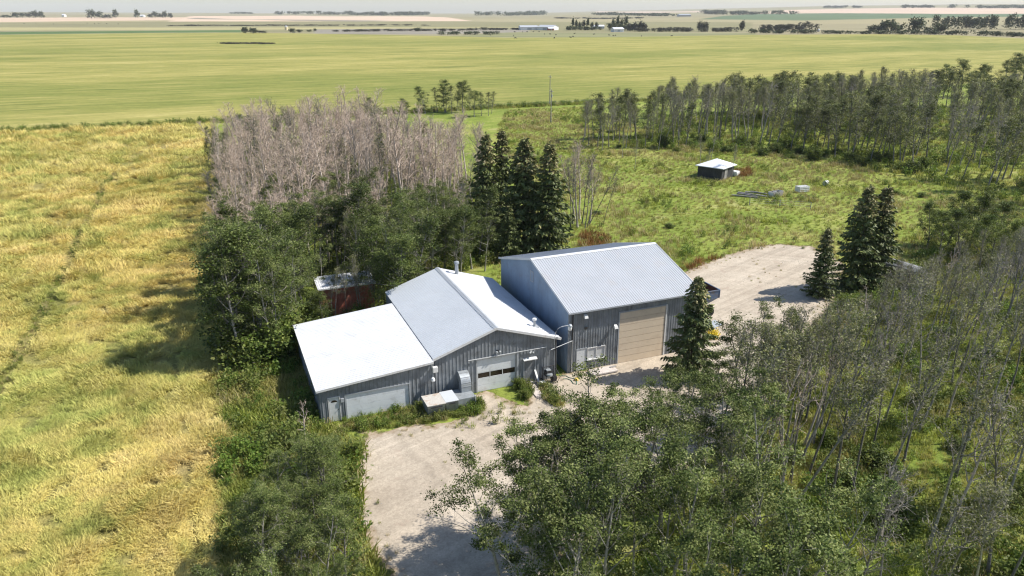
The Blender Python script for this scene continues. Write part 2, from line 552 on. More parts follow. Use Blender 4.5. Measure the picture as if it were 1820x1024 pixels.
def wheat_cols(t, p, bright=1.0):
    n1 = t.noise(p, .075, 5, .6, .5); n2 = t.noise(p, .33, 4, .6, .4)
    k = t.mix(.45, n1, n2); k = t.ramp(k, [(.36, 0.0), (.64, 1.0)])
    sc = lambda c: tuple(v * bright for v in c)
    big = t.noise(p, .028, 3, .5)
    col = t.ramp(k, [(.02, sc((.42, .45, .13))), (.26, sc((.57, .55, .175))), (.55, sc((.76, .65, .235))), (.95, sc((.84, .69, .305)))])
    return t.mix(1.0, col, t.ramp(big, [(.36, (.84, .92, .80)), (.52, (.98, .97, .90)), (.68, (1.0, .965, .87))]), 'MULTIPLY')


m, nt, b = new_mat('grain_floor'); t = NT(nt)
p = t.pos()
fine = t.noise(p, 2.2, 4, .65)
cc = t.mix(1.0, wheat_cols(t, p, .42), t.ramp(fine, [(.25, .5), (.65, 1.1)]), 'MULTIPLY')
t.l(cc, b.inputs['Base Color']); b.inputs['Roughness'].default_value = .95; b.inputs['Specular IOR Level'].default_value = .1
t.bump(fine, .7, .4, b)
sheet('wheat_field', wheat_poly, .008, 4.0, m)
m, nt, b = new_mat('grain_straw'); t = NT(nt)
p = t.pos()
tint = t.attr('tint').outputs['Fac']
cc = t.mix(1.0, wheat_cols(t, p), t.ramp(tint, [(0, .72), (1, 1.12)]), 'MULTIPLY')
t.l(cc, b.inputs['Base Color']); b.inputs['Roughness'].default_value = .75; b.inputs['Specular IOR Level'].default_value = .2
tr = t.n('ShaderNodeBsdfTranslucent'); t.l(cc, tr.inputs[0]); ms = t.n('ShaderNodeMixShader'); ms.inputs[0].default_value = .32
t.l(b.outputs[0], ms.inputs[1]); t.l(tr.outputs[0], ms.inputs[2]); t.l(ms.outputs[0], nt.nodes['Material Output'].inputs['Surface'])
M['straw'] = m

# the gravel yard
m, nt, b = new_mat('gravel'); t = NT(nt)
p = t.pos()
n1 = t.noise(p, .18, 5, .6, .3); n2 = t.noise(p, 1.4, 5, .7); n3 = t.noise(p, 9.0, 3, .7)
vo = t.n('ShaderNodeTexVoronoi'); vo.inputs['Scale'].default_value = 7.0; t.l(p, vo.inputs['Vector'])
c1 = t.ramp(n1, [(.30, (.41, .345, .268)), (.55, (.475, .408, .322)), (.75, (.53, .46, .37))])
# tyre tracks: long soft bands along the drive
q = t.map(p, (1, 1, 1), (0, 0, -YAW - .35))
tr = t.noise(t.map(q, (.05, .9, 1)), 1.0, 3, .6, .8)
c1 = t.mix(1.0, c1, t.ramp(tr, [(.38, .87), (.58, 1.05)]), 'MULTIPLY')
ds = t.n('ShaderNodeVectorMath', operation='DISTANCE'); t.l(p, ds.inputs[0]); ds.inputs[1].default_value = (*[float(v) for v in YARD + E1 * 16 - E2 * 2], 0.0)
cx = t.n('ShaderNodeCombineXYZ'); t.l(t.math('ADD', ds.outputs['Value'], t.math('MULTIPLY', t.noise(p, .12, 2), 5.0)), cx.inputs[0])
rut = t.noise(cx.outputs[0], .85, 3, .6)
c1 = t.mix(1.0, c1, t.ramp(rut, [(.36, .90), (.52, 1.02)]), 'MULTIPLY')
c1 = t.mix(1.0, c1, t.ramp(n2, [(.28, .90), (.62, 1.03)]), 'MULTIPLY')
c1 = t.mix(1.0, c1, t.ramp(n3, [(.30, .86), (.60, 1.04)]), 'MULTIPLY')
c1 = t.mix(1.0, c1, t.ramp(vo.outputs['Color'], [(.1, .86), (.9, 1.06)]), 'MULTIPLY')
stain = t.noise(p, .45, 5, .7, .5)
c1 = t.mix(t.ramp(stain, [(.60, 0.0), (.74, .55)]), c1, (.33, .24, .185))
ed = t.math('ADD', t.attr('edge').outputs['Fac'], t.math('MULTIPLY', t.math('SUBTRACT', t.noise(p, .7, 5, .7), .5), 3.2))
c1 = t.mix(t.ramp(ed, [(.10, 1.0), (.75, 0.0)]), c1, t.ramp(n2, [(.35, (.22, .16, .10)), (.65, (.36, .28, .19))]))
c1 = t.mix(t.ramp(ed, [(0.0, .9), (.22, 0.0)]), c1, t.ramp(n2, [(.35, (.08, .11, .022)), (.65, (.17, .18, .05))]))
t.l(c1, b.inputs['Base Color']); b.inputs['Roughness'].default_value = .95; b.inputs['Specular IOR Level'].default_value = .1
t.bump(t.mix(.5, n3, n2), .5, .05, b)
gravel = sheet('gravel_yard', densify(GRAVEL, .5, .55, 3), .004, .9, m)

# ------------------------------------------------------------------ growing trees
M['leaf_mid'] = leaf_mat('wood_leaf', ((.050, .064, .020), (.130, .150, .050), (.225, .23, .10)), .25, .6)
def ring_tubes(segs, n):
    """segs: array rows p0(3) p1(3) r0 r1 -> verts, quads of open n-sided tubes."""
    s = np.asarray(segs, float)
    p0, p1, r0, r1 = s[:, 0:3], s[:, 3:6], s[:, 6], s[:, 7]
    d = p1 - p0; L = np.linalg.norm(d, axis=1, keepdims=True) + 1e-9; d = d / L
    ref = np.where(np.abs(d[:, 2:3]) < .9, np.array([[0, 0, 1.0]]), np.array([[1.0, 0, 0]]))
    a = np.cross(d, ref); a /= np.linalg.norm(a, axis=1, keepdims=True) + 1e-9
    b = np.cross(a, d)
    th = np.arange(n) * 2 * np.pi / n
    off = a[:, None, :] * np.cos(th)[None, :, None] + b[:, None, :] * np.sin(th)[None, :, None]
    v = np.concatenate([p0[:, None] + off * r0[:, None, None], p1[:, None] + off * r1[:, None, None]], 1)
    m = len(s)
    base = np.arange(m)[:, None] * 2 * n
    k = np.arange(n); k2 = (k + 1) % n
    q = np.stack([base + k, base + k2, base + n + k2, base + n + k], -1).reshape(-1, 4)
    return v.reshape(-1, 3), q


def leaf_quads(P, size, r, up=.5, aspect=.75):
    """One kite-shaped face per point, facing mostly up and outward."""
    n = len(P)
    nm = r.normal(size=(n, 3)); nm[:, 2] = np.abs(nm[:, 2]) + up
    nm /= np.linalg.norm(nm, axis=1, keepdims=True)
    t = r.normal(size=(n, 3)); t -= nm * (t * nm).sum(1, keepdims=True); t /= np.linalg.norm(t, axis=1, keepdims=True)
    s = np.cross(nm, t)
    z = (size * r.uniform(.6, 1.35, n))[:, None] if np.isscalar(size) else (size * r.uniform(.7, 1.3, n))[:, None]
    v = np.stack([P - t * z * .5, P + s * z * .5 * aspect + t * z * .05, P + t * z * .55, P - s * z * .5 * aspect + t * z * .05], 1).reshape(-1, 3)
    q = np.arange(n * 4).reshape(n, 4)
    return v, q


def polyline(p, d, L, k, bend, r, wob):
    """k steps from p along d, bending towards +Z by bend, with wobble."""
    out = [p.copy()]; d = d / np.linalg.norm(d)
    for i in range(k):
        d = d + np.array([0, 0, bend]) / k + r.normal(size=3) * wob
        d /= np.linalg.norm(d)
        p = p + d * L / k
        out.append(p.copy())
    return np.array(out), d


def grow(seed, H, base, spread, nb, twigs, subs, leaves, leaf_r, fork=.0, rise=.8, r0=.11, elev=(25, 60), wob=.10, lean=.05, leaf_from=0.0, taper=.85, tip=.55, clumpy=False, lo_t=.25):
    """Returns trunk segments, branch segments, twig segments and leaf points of one broadleaf tree."""
    r = np.random.default_rng(seed)
    trunk, limb, twig, pts = [], [], [], []
    stems = [(np.zeros(3), np.array([lean * r.normal(), lean * r.normal(), 1.0]), H, r0)]
    if fork:
        stems.append((np.array([.15, 0, 0]), np.array([float(np.clip(r.normal() * .1, -.12, .12)) + .08, float(np.clip(r.normal() * .1, -.14, .14)), 1.0]), H * r.uniform(.75, .92), r0 * .8))
    for (p, d, h, rr0) in stems:
        pl, _ = polyline(p, d, h, 11, .02, r, .035)
        tt = np.linspace(0, 1, 12)
        rad = rr0 * (1 - tt * taper) ** .9 + .004
        rad[0] *= 1.35
        for i in range(11):
            trunk.append([*pl[i], *pl[i + 1], rad[i], rad[i + 1]])
        n_b = nb if not fork else int(nb * .62)
        ang = r.uniform(0, 6.28)
        for k in range(n_b):
            t = base + (1 - base) * ((k + r.random()) / n_b) ** .9 * .97
            i = min(10, int(t * 11)); f = t * 11 - i
            q = pl[i] * (1 - f) + pl[i + 1] * f
            ang += 2.4 + r.normal() * .4
            u = (t - base) / (1 - base)
            shape = (1 - u) ** tip * min(1, .45 + u * 2.2) + .12
            L = spread * shape * r.uniform(.65, 1.2)
            e = math.radians(r.uniform(*elev) + 22 * u)
            dd = np.array([math.cos(ang) * math.cos(e), math.sin(ang) * math.cos(e), math.sin(e)])
            bl, bd = polyline(q, dd, L, 5, rise * .45, r, wob)
            rb = max(.012, min(rad[i] * .5, .012 + L * .012))
            rbs = rb * (1 - np.linspace(0, 1, 6) * .8)
            for j in range(5):
                limb.append([*bl[j], *bl[j + 1], rbs[j], rbs[j + 1]])
            for w in range(twigs):
                s = lo_t + (1 - lo_t) * (w + r.random()) / twigs
                j = min(4, int(s * 5)); g = s * 5 - j
                q2 = bl[j] * (1 - g) + bl[j + 1] * g
                d2 = bl[j + 1] - bl[j]; d2 = d2 / (np.linalg.norm(d2) + 1e-9) * .7 + r.normal(size=3) * .55; d2[2] += .15
                L2 = L * r.uniform(.22, .45) * (1.1 - .5 * s) + .12
                tl, td = polyline(q2, d2, L2, 2, .3, r, .15)
                twig.append([*tl[0], *tl[1], .010, .008]); twig.append([*tl[1], *tl[2], .008, .004])
                ends = [tl[1], tl[2]]
                for x in range(subs):
                    g2 = r.random(); q3 = tl[1] * (1 - g2) + tl[2] * g2 if x % 2 else tl[0] * (1 - g2) + tl[1] * g2
                    d3 = td + r.normal(size=3) * .8
                    L3 = L2 * r.uniform(.35, .7)
                    e3 = q3 + d3 / np.linalg.norm(d3) * L3
                    twig.append([*q3, *e3, .007, .003]); ends.append(e3)
                if leaves and t > leaf_from:
                    if clumpy:
                        if r.random() < .86:
                            c = tl[1] * .35 + tl[2] * .65
                            pts.append(c + r.normal(size=(max(1, r.poisson(leaves)), 3)) * np.array([1, 1, .55]) * leaf_r * r.uniform(.6, 1.3))
                    else:
                        for e_ in ends:
                            if r.random() < .88:
                                pts.append(e_ + r.normal(size=(max(1, r.poisson(leaves)), 3)) * leaf_r)
    P = np.concatenate(pts) if pts else np.zeros((0, 3))
    return np.array(trunk), np.array(limb), np.array(twig), P


def tree_meshes(kind, seed, mats, tw=1.0, leaf_size=.15, up=.6, limb_in_trunk=True, **kw):
    """mats: bark, twig, leaf. Trunk mesh = stem and limbs, crown mesh = twigs and leaves."""
    tr, li, tg, P = grow(seed, **kw)
    r = np.random.default_rng(seed + 77)
    v, q = ring_tubes(tr, 7)
    Vt, Qt = [v], [q]
    off = len(v)
    Vc, Qc, Ic, Tc = [], [], [], []
    li[:, 6:8] *= tw
    v2, q2 = ring_tubes(li, 4)
    if limb_in_trunk:
        Vt.append(v2); Qt.append(q2 + off); oc = 0
    else:
        Vc.append(v2); Qc.append(q2); Ic.append(np.zeros(len(q2))); Tc.append(np.full(len(v2), .5)); oc = len(v2)
    tg[:, 6:8] *= tw
    v3, q3 = ring_tubes(tg, 3)
    Vc.append(v3); Qc.append(q3 + oc); Ic.append(np.zeros(len(q3))); Tc.append(np.full(len(v3), .5)); oc += len(v3)
    if len(P):
        v4, q4 = leaf_quads(P, leaf_size, r, up)
        Vc.append(v4); Qc.append(q4 + oc); Ic.append(np.ones(len(q4)))
        tint = np.clip(.5 + .20 * r.normal(size=len(P)) + .8 * (vnoise(P[:, 0] + P[:, 2], P[:, 1] + P[:, 2] * .7, .8, seed) - .5), 0, 1)
        Tc.append(np.repeat(tint, 4))
    tm = mesh_from(kind + '_trunk', np.concatenate(Vt), [(4, np.concatenate(Qt))], mats[0], smooth=True)
    cm = mesh_from(kind + '_crown', np.concatenate(Vc), [(4, np.concatenate(Qc))], [mats[1], mats[2]], [np.concatenate(Ic)], np.concatenate(Tc))
    return tm, cm


def spruce_meshes(seed, H, R, cones=.0, gap=.34, low=.04):
    r = np.random.default_rng(seed)
    tr = []
    z = np.linspace(0, H, 15)
    for i in range(14):
        tr.append([0, 0, z[i], 0, 0, z[i + 1], .17 * H / 13 * (1 - z[i] / H) + .012, .17 * H / 13 * (1 - z[i + 1] / H) + .012])
    br, pts, dirs, size, tint = [], [], [], [], []
    h = low * H + .25
    while h < H * .985:
        u = h / H
        nb = r.integers(5, 8)
        a0 = r.uniform(0, 6.28)
        for k in range(nb):
            a = a0 + k * 6.283 / nb + r.normal() * .22
            L = R * (min(1, (1 - u) * 1.12) ** .82) * r.uniform(.62, 1.15) * min(1, .72 + u * 1.2) + .12
            dz = -.16 + .55 * u ** 2 + r.normal() * .08
            d = np.array([math.cos(a), math.sin(a), dz])
            n = max(3, int(L / .21)); p = np.array([0, 0, h + r.normal() * .06]); p0 = p.copy()
            for s in range(n):
                f = (s + 1) / n
                dd = d + np.array([0, 0, -.30 * f + .55 * f * f])
                p = p + dd / np.linalg.norm(dd) * L / n
                if f > .12:
                    side = np.array([-math.sin(a), math.cos(a), 0])
                    for sg in (-1, 1, -1, 1, -1, 1):
                        w = (1.08 - f) * .46 * L ** .5 + .12
                        q = p + side * sg * w * r.uniform(.05, .75) + np.array([0, 0, -r.uniform(.0, .16)])
                        dv = d * .6 + side * sg * r.uniform(.3, .9) + np.array([0, 0, -.45 + r.normal() * .25])
                        pts.append(q); dirs.append(dv / np.linalg.norm(dv)); size.append(.22 + .26 * r.random() * min(1, L))
                        c = .18 + .45 * f * r.random() + .12 * r.normal()
                        if cones and u > .72 and r.random() < cones: c = .9 + .1 * r.random()
                        tint.append(c)
            br.append([*p0, *p, .022, .006])
        h += gap * r.uniform(.8, 1.2) * (1.05 - .45 * u)
    for k in range(26):
        pts.append(np.array([0, 0, H - .03 * k])); dirs.append(r.normal(size=3) * .5 + np.array([0, 0, .8])); size.append(.15); tint.append(.5)
    P, D = np.array(pts), np.array(dirs); D /= np.linalg.norm(D, axis=1, keepdims=True)
    sz = np.array(size)[:, None]
    nr_ = r.normal(size=D.shape); nr_[:, 2] += .5
    S_ = np.cross(D, nr_); S_ /= np.linalg.norm(S_, axis=1, keepdims=True) + 1e-9
    v = np.stack([P - D * sz * .4, P + S_ * sz * .27, P + D * sz * .75, P - S_ * sz * .27], 1).reshape(-1, 3)
    q = np.arange(len(P) * 4).reshape(-1, 4)
    vt, qt = ring_tubes(tr, 7); vb, qb = ring_tubes(br, 3)
    tm = mesh_from('spruce_trunk', np.concatenate([vt, vb]), [(4, np.concatenate([qt, qb + len(vt)]))], M['bark_dark'], smooth=True)
    cm = mesh_from('spruce_crown', v, [(4, q)], M['needle'], None, np.repeat(np.clip(tint, 0, 1), 4))
    return tm, cm


def shrub_meshes(seed, H, R, n, mat, leaf=.13):
    r = np.random.default_rng(seed)
    seg, pts = [], []
    for k in range(n):
        a = r.uniform(0, 6.28); e = r.uniform(.1, 1)
        d = np.array([math.cos(a) * e * R / H, math.sin(a) * e * R / H, 1.0])
        L = H * r.uniform(.6, 1.05)
        pl, _ = polyline(np.array([math.cos(a), math.sin(a), 0]) * R * .18 * e, d, L, 5, -.1, r, .12)
        for j in range(5): seg.append([*pl[j], *pl[j + 1], .03 * (1 - j * .16), .03 * (1 - (j + 1) * .16)])
        for j in range(1, 6):
            for w in range(4):
                q = pl[j] + r.normal(size=3) * .16 * R * .6
                pts.append(q + r.normal(size=(9, 3)) * .17)
    P = np.concatenate(pts); P = P[P[:, 2] > .03]
    vs, qs = ring_tubes(seg, 4)
    tm = mesh_from('shrub_stem', vs, [(4, qs)], M['bark_grey'])
    v, q = leaf_quads(P, leaf, r, .6)
    tint = np.clip(.5 + .2 * r.normal(size=len(P)) + .5 * (vnoise(P[:, 0] + P[:, 2], P[:, 1] + P[:, 2] * .7, .6, seed) - .5), 0, 1)
    cm = mesh_from('shrub_crown', v, [(4, q)], mat, None, np.repeat(tint, 4))
    return tm, cm


KIND = {}
KIND['leafy'] = [tree_meshes('leafy_aspen', 100 + i, (M['bark_pale'], M['twig_grey'], M['leaf']), H=h, base=.26, spread=s, nb=18, twigs=3, subs=4, leaves=150, leaf_r=.27, clumpy=True, tip=.38, lo_t=.5,
                             fork=f, leaf_size=.11, r0=.12, elev=(12, 52), lean=.08) for i, (h, s, f) in enumerate([(10, 3.3, 0), (10, 3.0, 1), (10, 3.6, 0), (10, 3.2, 1), (10, 2.8, 0), (10, 3.1, 1)])]
KIND['dense'] = [tree_meshes('dense_aspen', 150 + i, (M['bark_grey'], M['twig_grey'], M['leaf_dark']), H=10, base=.16, spread=s, nb=26, twigs=4, subs=3, leaves=80, leaf_r=.34, clumpy=True, tip=.42, lo_t=.45,
                             fork=f, leaf_size=.145, r0=.13, elev=(10, 50)) for i, (s, f) in enumerate([(3.0, 0), (2.6, 1), (3.2, 1)])]
KIND['sparse'] = [tree_meshes('sparse_aspen', 200 + i, (M['bark_pale'], M['twig_grey'], M['leaf_sparse']), tw=1.25, H=10, base=b_, spread=s, nb=24, twigs=6, subs=3, leaves=l * 1.4, leaf_r=.16, tip=.42,
                              leaf_size=.12, r0=.085, elev=(30, 62), lean=.07) for i, (b_, s, l) in enumerate([(.42, 1.7, 1.2), (.5, 1.5, .9), (.36, 1.9, 1.7), (.45, 1.6, .5), (.55, 1.6, 2.0)])]
KIND['thin'] = [tree_meshes('thin_aspen', 600 + i, (M['bark_shade'] if i % 2 else M['bark_pale'], M['twig_grey'], M['leaf_sparse']), tw=1.15, H=10, base=b_, spread=s, nb=20, twigs=5, subs=3, leaves=l, leaf_r=.15,
                              leaf_size=.115, r0=.085, elev=(25, 62), lean=.05, tip=.42) for i, (b_, s, l) in enumerate([(.48, 1.8, 2.0), (.55, 1.6, 1.2), (.42, 2.0, 2.8), (.50, 1.7, .5), (.56, 1.8, 3.2)])]
KIND['grey'] = [tree_meshes('grey_aspen', 640 + i, (M['bark_shade'] if i % 2 else M['bark_grey'], M['twig_grey'], M['leaf_sparse']), tw=1.35, H=10, base=b_, spread=s, nb=24, twigs=6, subs=3, leaves=l, leaf_r=.15,
                              leaf_size=.11, r0=.085, elev=(22, 62), lean=.07, wob=.14, tip=.38) for i, (b_, s, l) in enumerate([(.4, 2.0, 0), (.5, 1.7, .12), (.34, 2.3, 0), (.45, 1.9, .25)])]
KIND['tall'] = [tree_meshes('tall_aspen', 250 + i, (M['bark_grey'], M['twig_grey'], M['leaf_mid']), tw=1.3, H=10, base=b_ - .12, spread=s * 1.25, nb=22, twigs=4, subs=3, leaves=l * 9, leaf_r=.30, clumpy=True, tip=.34, lo_t=.35,
                            leaf_size=.17, r0=.085, elev=(25, 60), lean=.06) for i, (b_, s, l) in enumerate([(.36, 1.5, 2.6), (.42, 1.3, 2.2), (.32, 1.6, 3.0), (.4, 1.5, 1.6)])]
KIND['bare'] = [tree_meshes('bare_aspen', 300 + i, (M['bark_pink'], M['twig_pink'], M['leaf_sparse']), tw=1.1, limb_in_trunk=False, H=10, base=b_, spread=s, nb=25, twigs=7, subs=3, leaves=0,
                            leaf_r=.1, r0=.125, elev=(22, 62), lean=.07, wob=.13, tip=.38) for i, (b_, s) in enumerate([(.40, 2.1), (.50, 1.7), (.32, 2.4), (.42, 1.9), (.55, 2.0), (.36, 1.6)])]
KIND['dead'] = [tree_meshes('dead_aspen', 350 + i, (M['bark_pink'], M['twig_pink'], M['leaf_sparse']), tw=1.7, limb_in_trunk=True, H=10, base=.3, spread=s, nb=13, twigs=4, subs=2, leaves=0,
                            leaf_r=.1, r0=.10, elev=(20, 62), lean=.09, wob=.18) for i, s in enumerate([2.1, 1.8, 2.3])]
KIND['round'] = [tree_meshes('round_tree', 680 + i, (M['bark_grey'], M['twig_grey'], M['leaf_fresh']), H=10, base=.06, spread=s, nb=34, twigs=5, subs=2, leaves=70, leaf_r=.36,
                             clumpy=True, tip=.5, lo_t=.4, leaf_size=.16, r0=.13, elev=(5, 50)) for i, s in enumerate([4.2, 3.8])]
KIND['spruce'] = [spruce_meshes(400, 10, 2.3, .5, .46), spruce_meshes(401, 10, 2.7, .35, .42), spruce_meshes(402, 10, 2.2, .6, .44), spruce_meshes(403, 10, 2.9, .15, .40)]
KIND['shrub'] = [shrub_meshes(500, 1.6, 1.3, 22, M['weed'], .16), shrub_meshes(501, 1.4, 1.5, 24, M['leaf_dark'], .17), shrub_meshes(502, 2.2, 1.4, 26, M['leaf_fresh'], .16)]
NAMES = {'leafy': ('leafy_aspen', 'tree'), 'dense': ('dense_aspen', 'tree'), 'sparse': ('sparse_aspen', 'tree'), 'thin': ('thin_aspen', 'tree'), 'grey': ('grey_aspen', 'tree'), 'round': ('round_tree', 'tree'), 'tall': ('tall_aspen', 'tree'), 'bare': ('bare_aspen', 'tree'),
         'dead': ('dead_aspen', 'tree'), 'spruce': ('spruce_tree', 'tree'), 'shrub': ('shrub', 'shrub')}
GROUPS = {}
_count = {}


def plant(kind, x, y, h, label, group=None, var=None, rz=None, tilt=None, wide=1.0):
    v = KIND[kind]
    k = _count.get(kind, 0); _count[kind] = k + 1
    i = k % len(v) if var is None else var
    s = h / 10.0 if kind != 'shrub' else h / 1.6
    e = empty(NAMES[kind][0], (x, y, float(terrain(x, y))), rng.uniform(0, 6.28) if rz is None else rz, label, NAMES[kind][1], group)
    e.scale = (s * wide, s * wide, s)
    if tilt is not None:
        up = Vector((tilt[0], tilt[1], 1)).normalized()      # leaning towards (x, y)
        e.rotation_euler = (Vector((0, 0, 1)).rotation_difference(up).to_matrix() @ Matrix.Rotation(e.rotation_euler.z, 3, 'Z')).to_euler()
    for part, me in (('trunk' if kind != 'shrub' else 'stem', v[i][0]), ('crown', v[i][1])):
        o = bpy.data.objects.new(part, me); C.objects.link(o); o.parent = e
    return e


def scatter(poly, n, dmin, seed, tries=40):
    """Up to n spots in a polygon, no two closer than dmin."""
    r = np.random.default_rng(seed); P = np.array(poly); lo, hi = P.min(0), P.max(0)
    cell = {}; out = []
    for _ in range(n * tries):
        if len(out) >= n: break
        x, y = r.uniform(lo, hi)
        if not inside(P, np.array([x]), np.array([y]))[0]: continue
        cx, cy = int(x // dmin), int(y // dmin)
        if any((x - a) ** 2 + (y - b) ** 2 < dmin * dmin for i in (-1, 0, 1) for j in (-1, 0, 1) for a, b in cell.get((cx + i, cy + j), ())): continue
        cell.setdefault((cx, cy), []).append((x, y)); out.append((x, y))
    return out

# ------------------------------------------------------------------ buildings
M['wall'] = paint('weathered_siding', (.235, .255, .275), .55, 0.0, .30, .7, (.11, .115, .12), streak=True)
M['wall_sky_tint'] = paint('sky_tinted_siding', (.235, .32, .43), .5, 0.0, .12, .5, (.20, .25, .31), streak=True)  # grey-blue paint, with the sky's blue in the gable's shade mixed into the colour
M['roof_white'] = paint('white_roof_steel', (.64, .65, .67), .42, 0.0, .05, .5, (.54, .54, .53))
M['roof_greyed'] = paint('shop_roof_dimmed', (.53, .555, .58), .40, 0.0, .05, .35, (.51, .53, .55))  # roof steel greyed for the shop slope facing away from the sun
M['roof_pale'] = paint('shed_roof_steel', (.42, .435, .46), .45, 0.0, .05, .5, (.42, .41, .41))
M['trim'] = paint('grey_trim', (.36, .38, .40), .5, 0, .10)
M['trim_white'] = paint('white_trim', (.66, .66, .65), .5, 0, .08, 2.0, (.45, .42, .38))
M['door_white'] = paint('white_door', (.60, .62, .63), .45, 0, .05, 1.0, (.48, .48, .47))
M['door_grey'] = paint('pale_grey_door', (.68, .71, .73), .45, 0, .06, 1.0, (.48, .49, .49))
M['door_old'] = paint('grey_painted_door', (.20, .21, .22), .6, 0, .2, 2.0, (.12, .12, .12))
M['door_beige'] = paint('beige_door', (.66, .55, .415), .5, 0, .05, .7, (.57, .46, .34))
M['galv'] = paint('galvanised_sheet', (.40, .43, .45), .42, .35, .18, 1.6, (.24, .235, .23))
M['rusty_top'] = paint('rust_stained_sheet', (.58, .55, .50), .6, .1, .15, 1.5, (.32, .17, .085))
M['pipe'] = paint('grey_pipe', (.55, .56, .56), .45, .2, .1)
M['dark'] = paint('black_steel', (.03, .03, .032), .5, 0, .3)
M['glass_dark'] = paint('dark_glass', (.035, .026, .02), .12, 0, .5, 1.4)
M['glass_white'] = paint('window_blind', (.52, .53, .53), .3, 0, .1, 2.0)
M['concrete'] = paint('pale_concrete', (.56, .50, .46), .9, 0, .12, 1.5, (.42, .36, .31))
M['red'] = paint('faded_red_boards', (.42, .13, .08), .8, 0, .3, 1.0, (.40, .22, .15), streak=True)
M['grey_wood'] = paint('weathered_wood', (.30, .285, .27), .85, 0, .3, 1.5, (.18, .16, .145), streak=True)
M['white_paint'] = paint('white_paint', (.72, .72, .70), .5, 0, .08, 1.5, (.5, .48, .45))
M['lamp_glass'] = paint('lamp_glass', (.75, .77, .78), .2, 0, .03)
M['blue'] = paint('blue_box_paint', (.09, .135, .22), .5, 0, .25, 1.0, (.15, .12, .10))
M['blue_pale'] = paint('pale_blue_panel', (.30, .40, .48), .5, 0, .15, 1.0)
M['rust'] = paint('rusted_steel', (.13, .05, .03), .85, 0, .4, 1.2, (.06, .025, .02))
M['rubber'] = paint('rubber', (.02, .02, .02), .8, 0, .3)
M['hose'] = paint('green_hose', (.03, .16, .11), .5, 0, .2)
M['yellow'] = paint('yellow_plastic', (.62, .46, .10), .5, 0, .1)


def ribbed(mb, u0, u1, lo, hi, place, holes=(), pitch=.2286, rib=.032, rows=1):
    """Ribbed steel sheet between lo(u) and hi(u), with rectangular openings; place(u, v, off) gives the point."""
    us = {round(u0, 4): 0.0, round(u1, 4): 0.0}
    k = u0 + pitch * .4
    while k < u1 - pitch * .3:
        for d, o in ((0, 0), (.022, rib), (.062, rib), (.084, 0)):
            if u0 < k + d < u1: us[round(k + d, 4)] = o
        k += pitch
    for a, b, c, d in holes:
        for q in (a, b): us.setdefault(round(q, 4), 0.0)
    ks = sorted(us)
    for a, b in zip(ks[:-1], ks[1:]):
        m = (a + b) / 2
        iv = [(None, None)]
        hs = sorted([(c, d) for (x0, x1, c, d) in holes if x0 < m < x1])
        segs = []; low = None
        for c, d in hs:
            segs.append((low, c)); low = d
        segs.append((low, None))
        for s0, s1 in segs:
            la, lb = (lo(a), lo(b)) if s0 is None else (s0, s0)
            ha, hb = (hi(a), hi(b)) if s1 is None else (s1, s1)
            if ha - la < .01 and hb - lb < .01: continue
            mb.quad(place(a, la, us[a]), place(b, lb, us[b]), place(b, hb, us[b]), place(a, ha, us[a]))
    return mb


def gable_roof(parent, mat, x0, x1, y0, y1, z_at, ridge_along, ridge, name='roof', trim='trim'):
    pass


def slope(parent, name, mat, a0, a1, b0, b1, axis, z_fn, label=None, fascia='trim', edges=('lo', 'hi', 's0', 's1')):
    """One roof slope. Ribs run along the fall. axis='x': fall along x (a = x range), ribs spaced along y (b)."""
    mb = MB()
    n_up = .03
    if axis == 'y':   # fall along y, ribs spaced along x
        ribbed(mb, a0, a1, lambda u: b0, lambda u: b1, lambda u, v, o: (u, v, z_fn(u, v) + o + n_up), rib=.024)
    else:
        ribbed(mb, b0, b1, lambda u: a0, lambda u: a1, lambda u, v, o: (v, u, z_fn(v, u) + o + n_up), rib=.05, pitch=.3)
    o = mb.build(name, mat, parent)
    dk = MB()
    q = [(a0, b0), (a1, b0), (a1, b1), (a0, b1)]
    dk.hexa([(x, y, z_fn(x, y) - .10) for x, y in q], [(x, y, z_fn(x, y) + .024) for x, y in q])
    d = dk.build('roof_deck', M[fascia], parent)
    return o


# ---- the tall shed
shed = empty('tall_shed', site(0, 0), YAW, 'tall blue grey metal shed with a big beige overhead door and pale ribbed roof', 'shed')
SW, SD_, EAVE, RIDGE_B, RISE = 12.75, 15.2, 5.72, 7.6, .285
zs = lambda x, y: EAVE + RISE * (RIDGE_B - abs(y - RIDGE_B))
mb = MB()
shed_holes = [(4.86, 9.46, -1, 4.74), (.84, 1.76, -1, 2.03), (1.90, 3.50, .95, 1.96)]
ribbed(mb, 0, SW, lambda u: -.1, lambda u: EAVE - .02, lambda u, v, o: (u, -o, v), shed_holes, .25, .03)
mb.build('front_wall', M['wall'], shed)
mb = MB()
ribbed(mb, 0, SD_, lambda u: -.1, lambda u: zs(0, u) - .03, lambda u, v, o: (-o, u, v), [], .25, .03)
mb.build('gable_wall', M['wall_sky_tint'], shed)
mb = MB()
ribbed(mb, 0, SD_, lambda u: -.1, lambda u: zs(0, u) - .03, lambda u, v, o: (SW + o, u, v), [], .25, .03)
mb.build('gable_wall', M['wall_sky_tint'], shed)
mb = MB()
ribbed(mb, 0, SW, lambda u: -.1, lambda u: EAVE - .02, lambda u, v, o: (u, SD_ + o, v), [], .25, .03)
mb.build('rear_wall', M['wall'], shed)
slope(shed, 'roof_slope', M['roof_pale'], -.12, SW + .15, -.45, RIDGE_B, 'y', zs)
slope(shed, 'roof_slope', M['roof_pale'], -.12, SW + .15, RIDGE_B, SD_ + .35, 'y', zs)
rz_ = zs(0, RIDGE_B)
cap = MB()
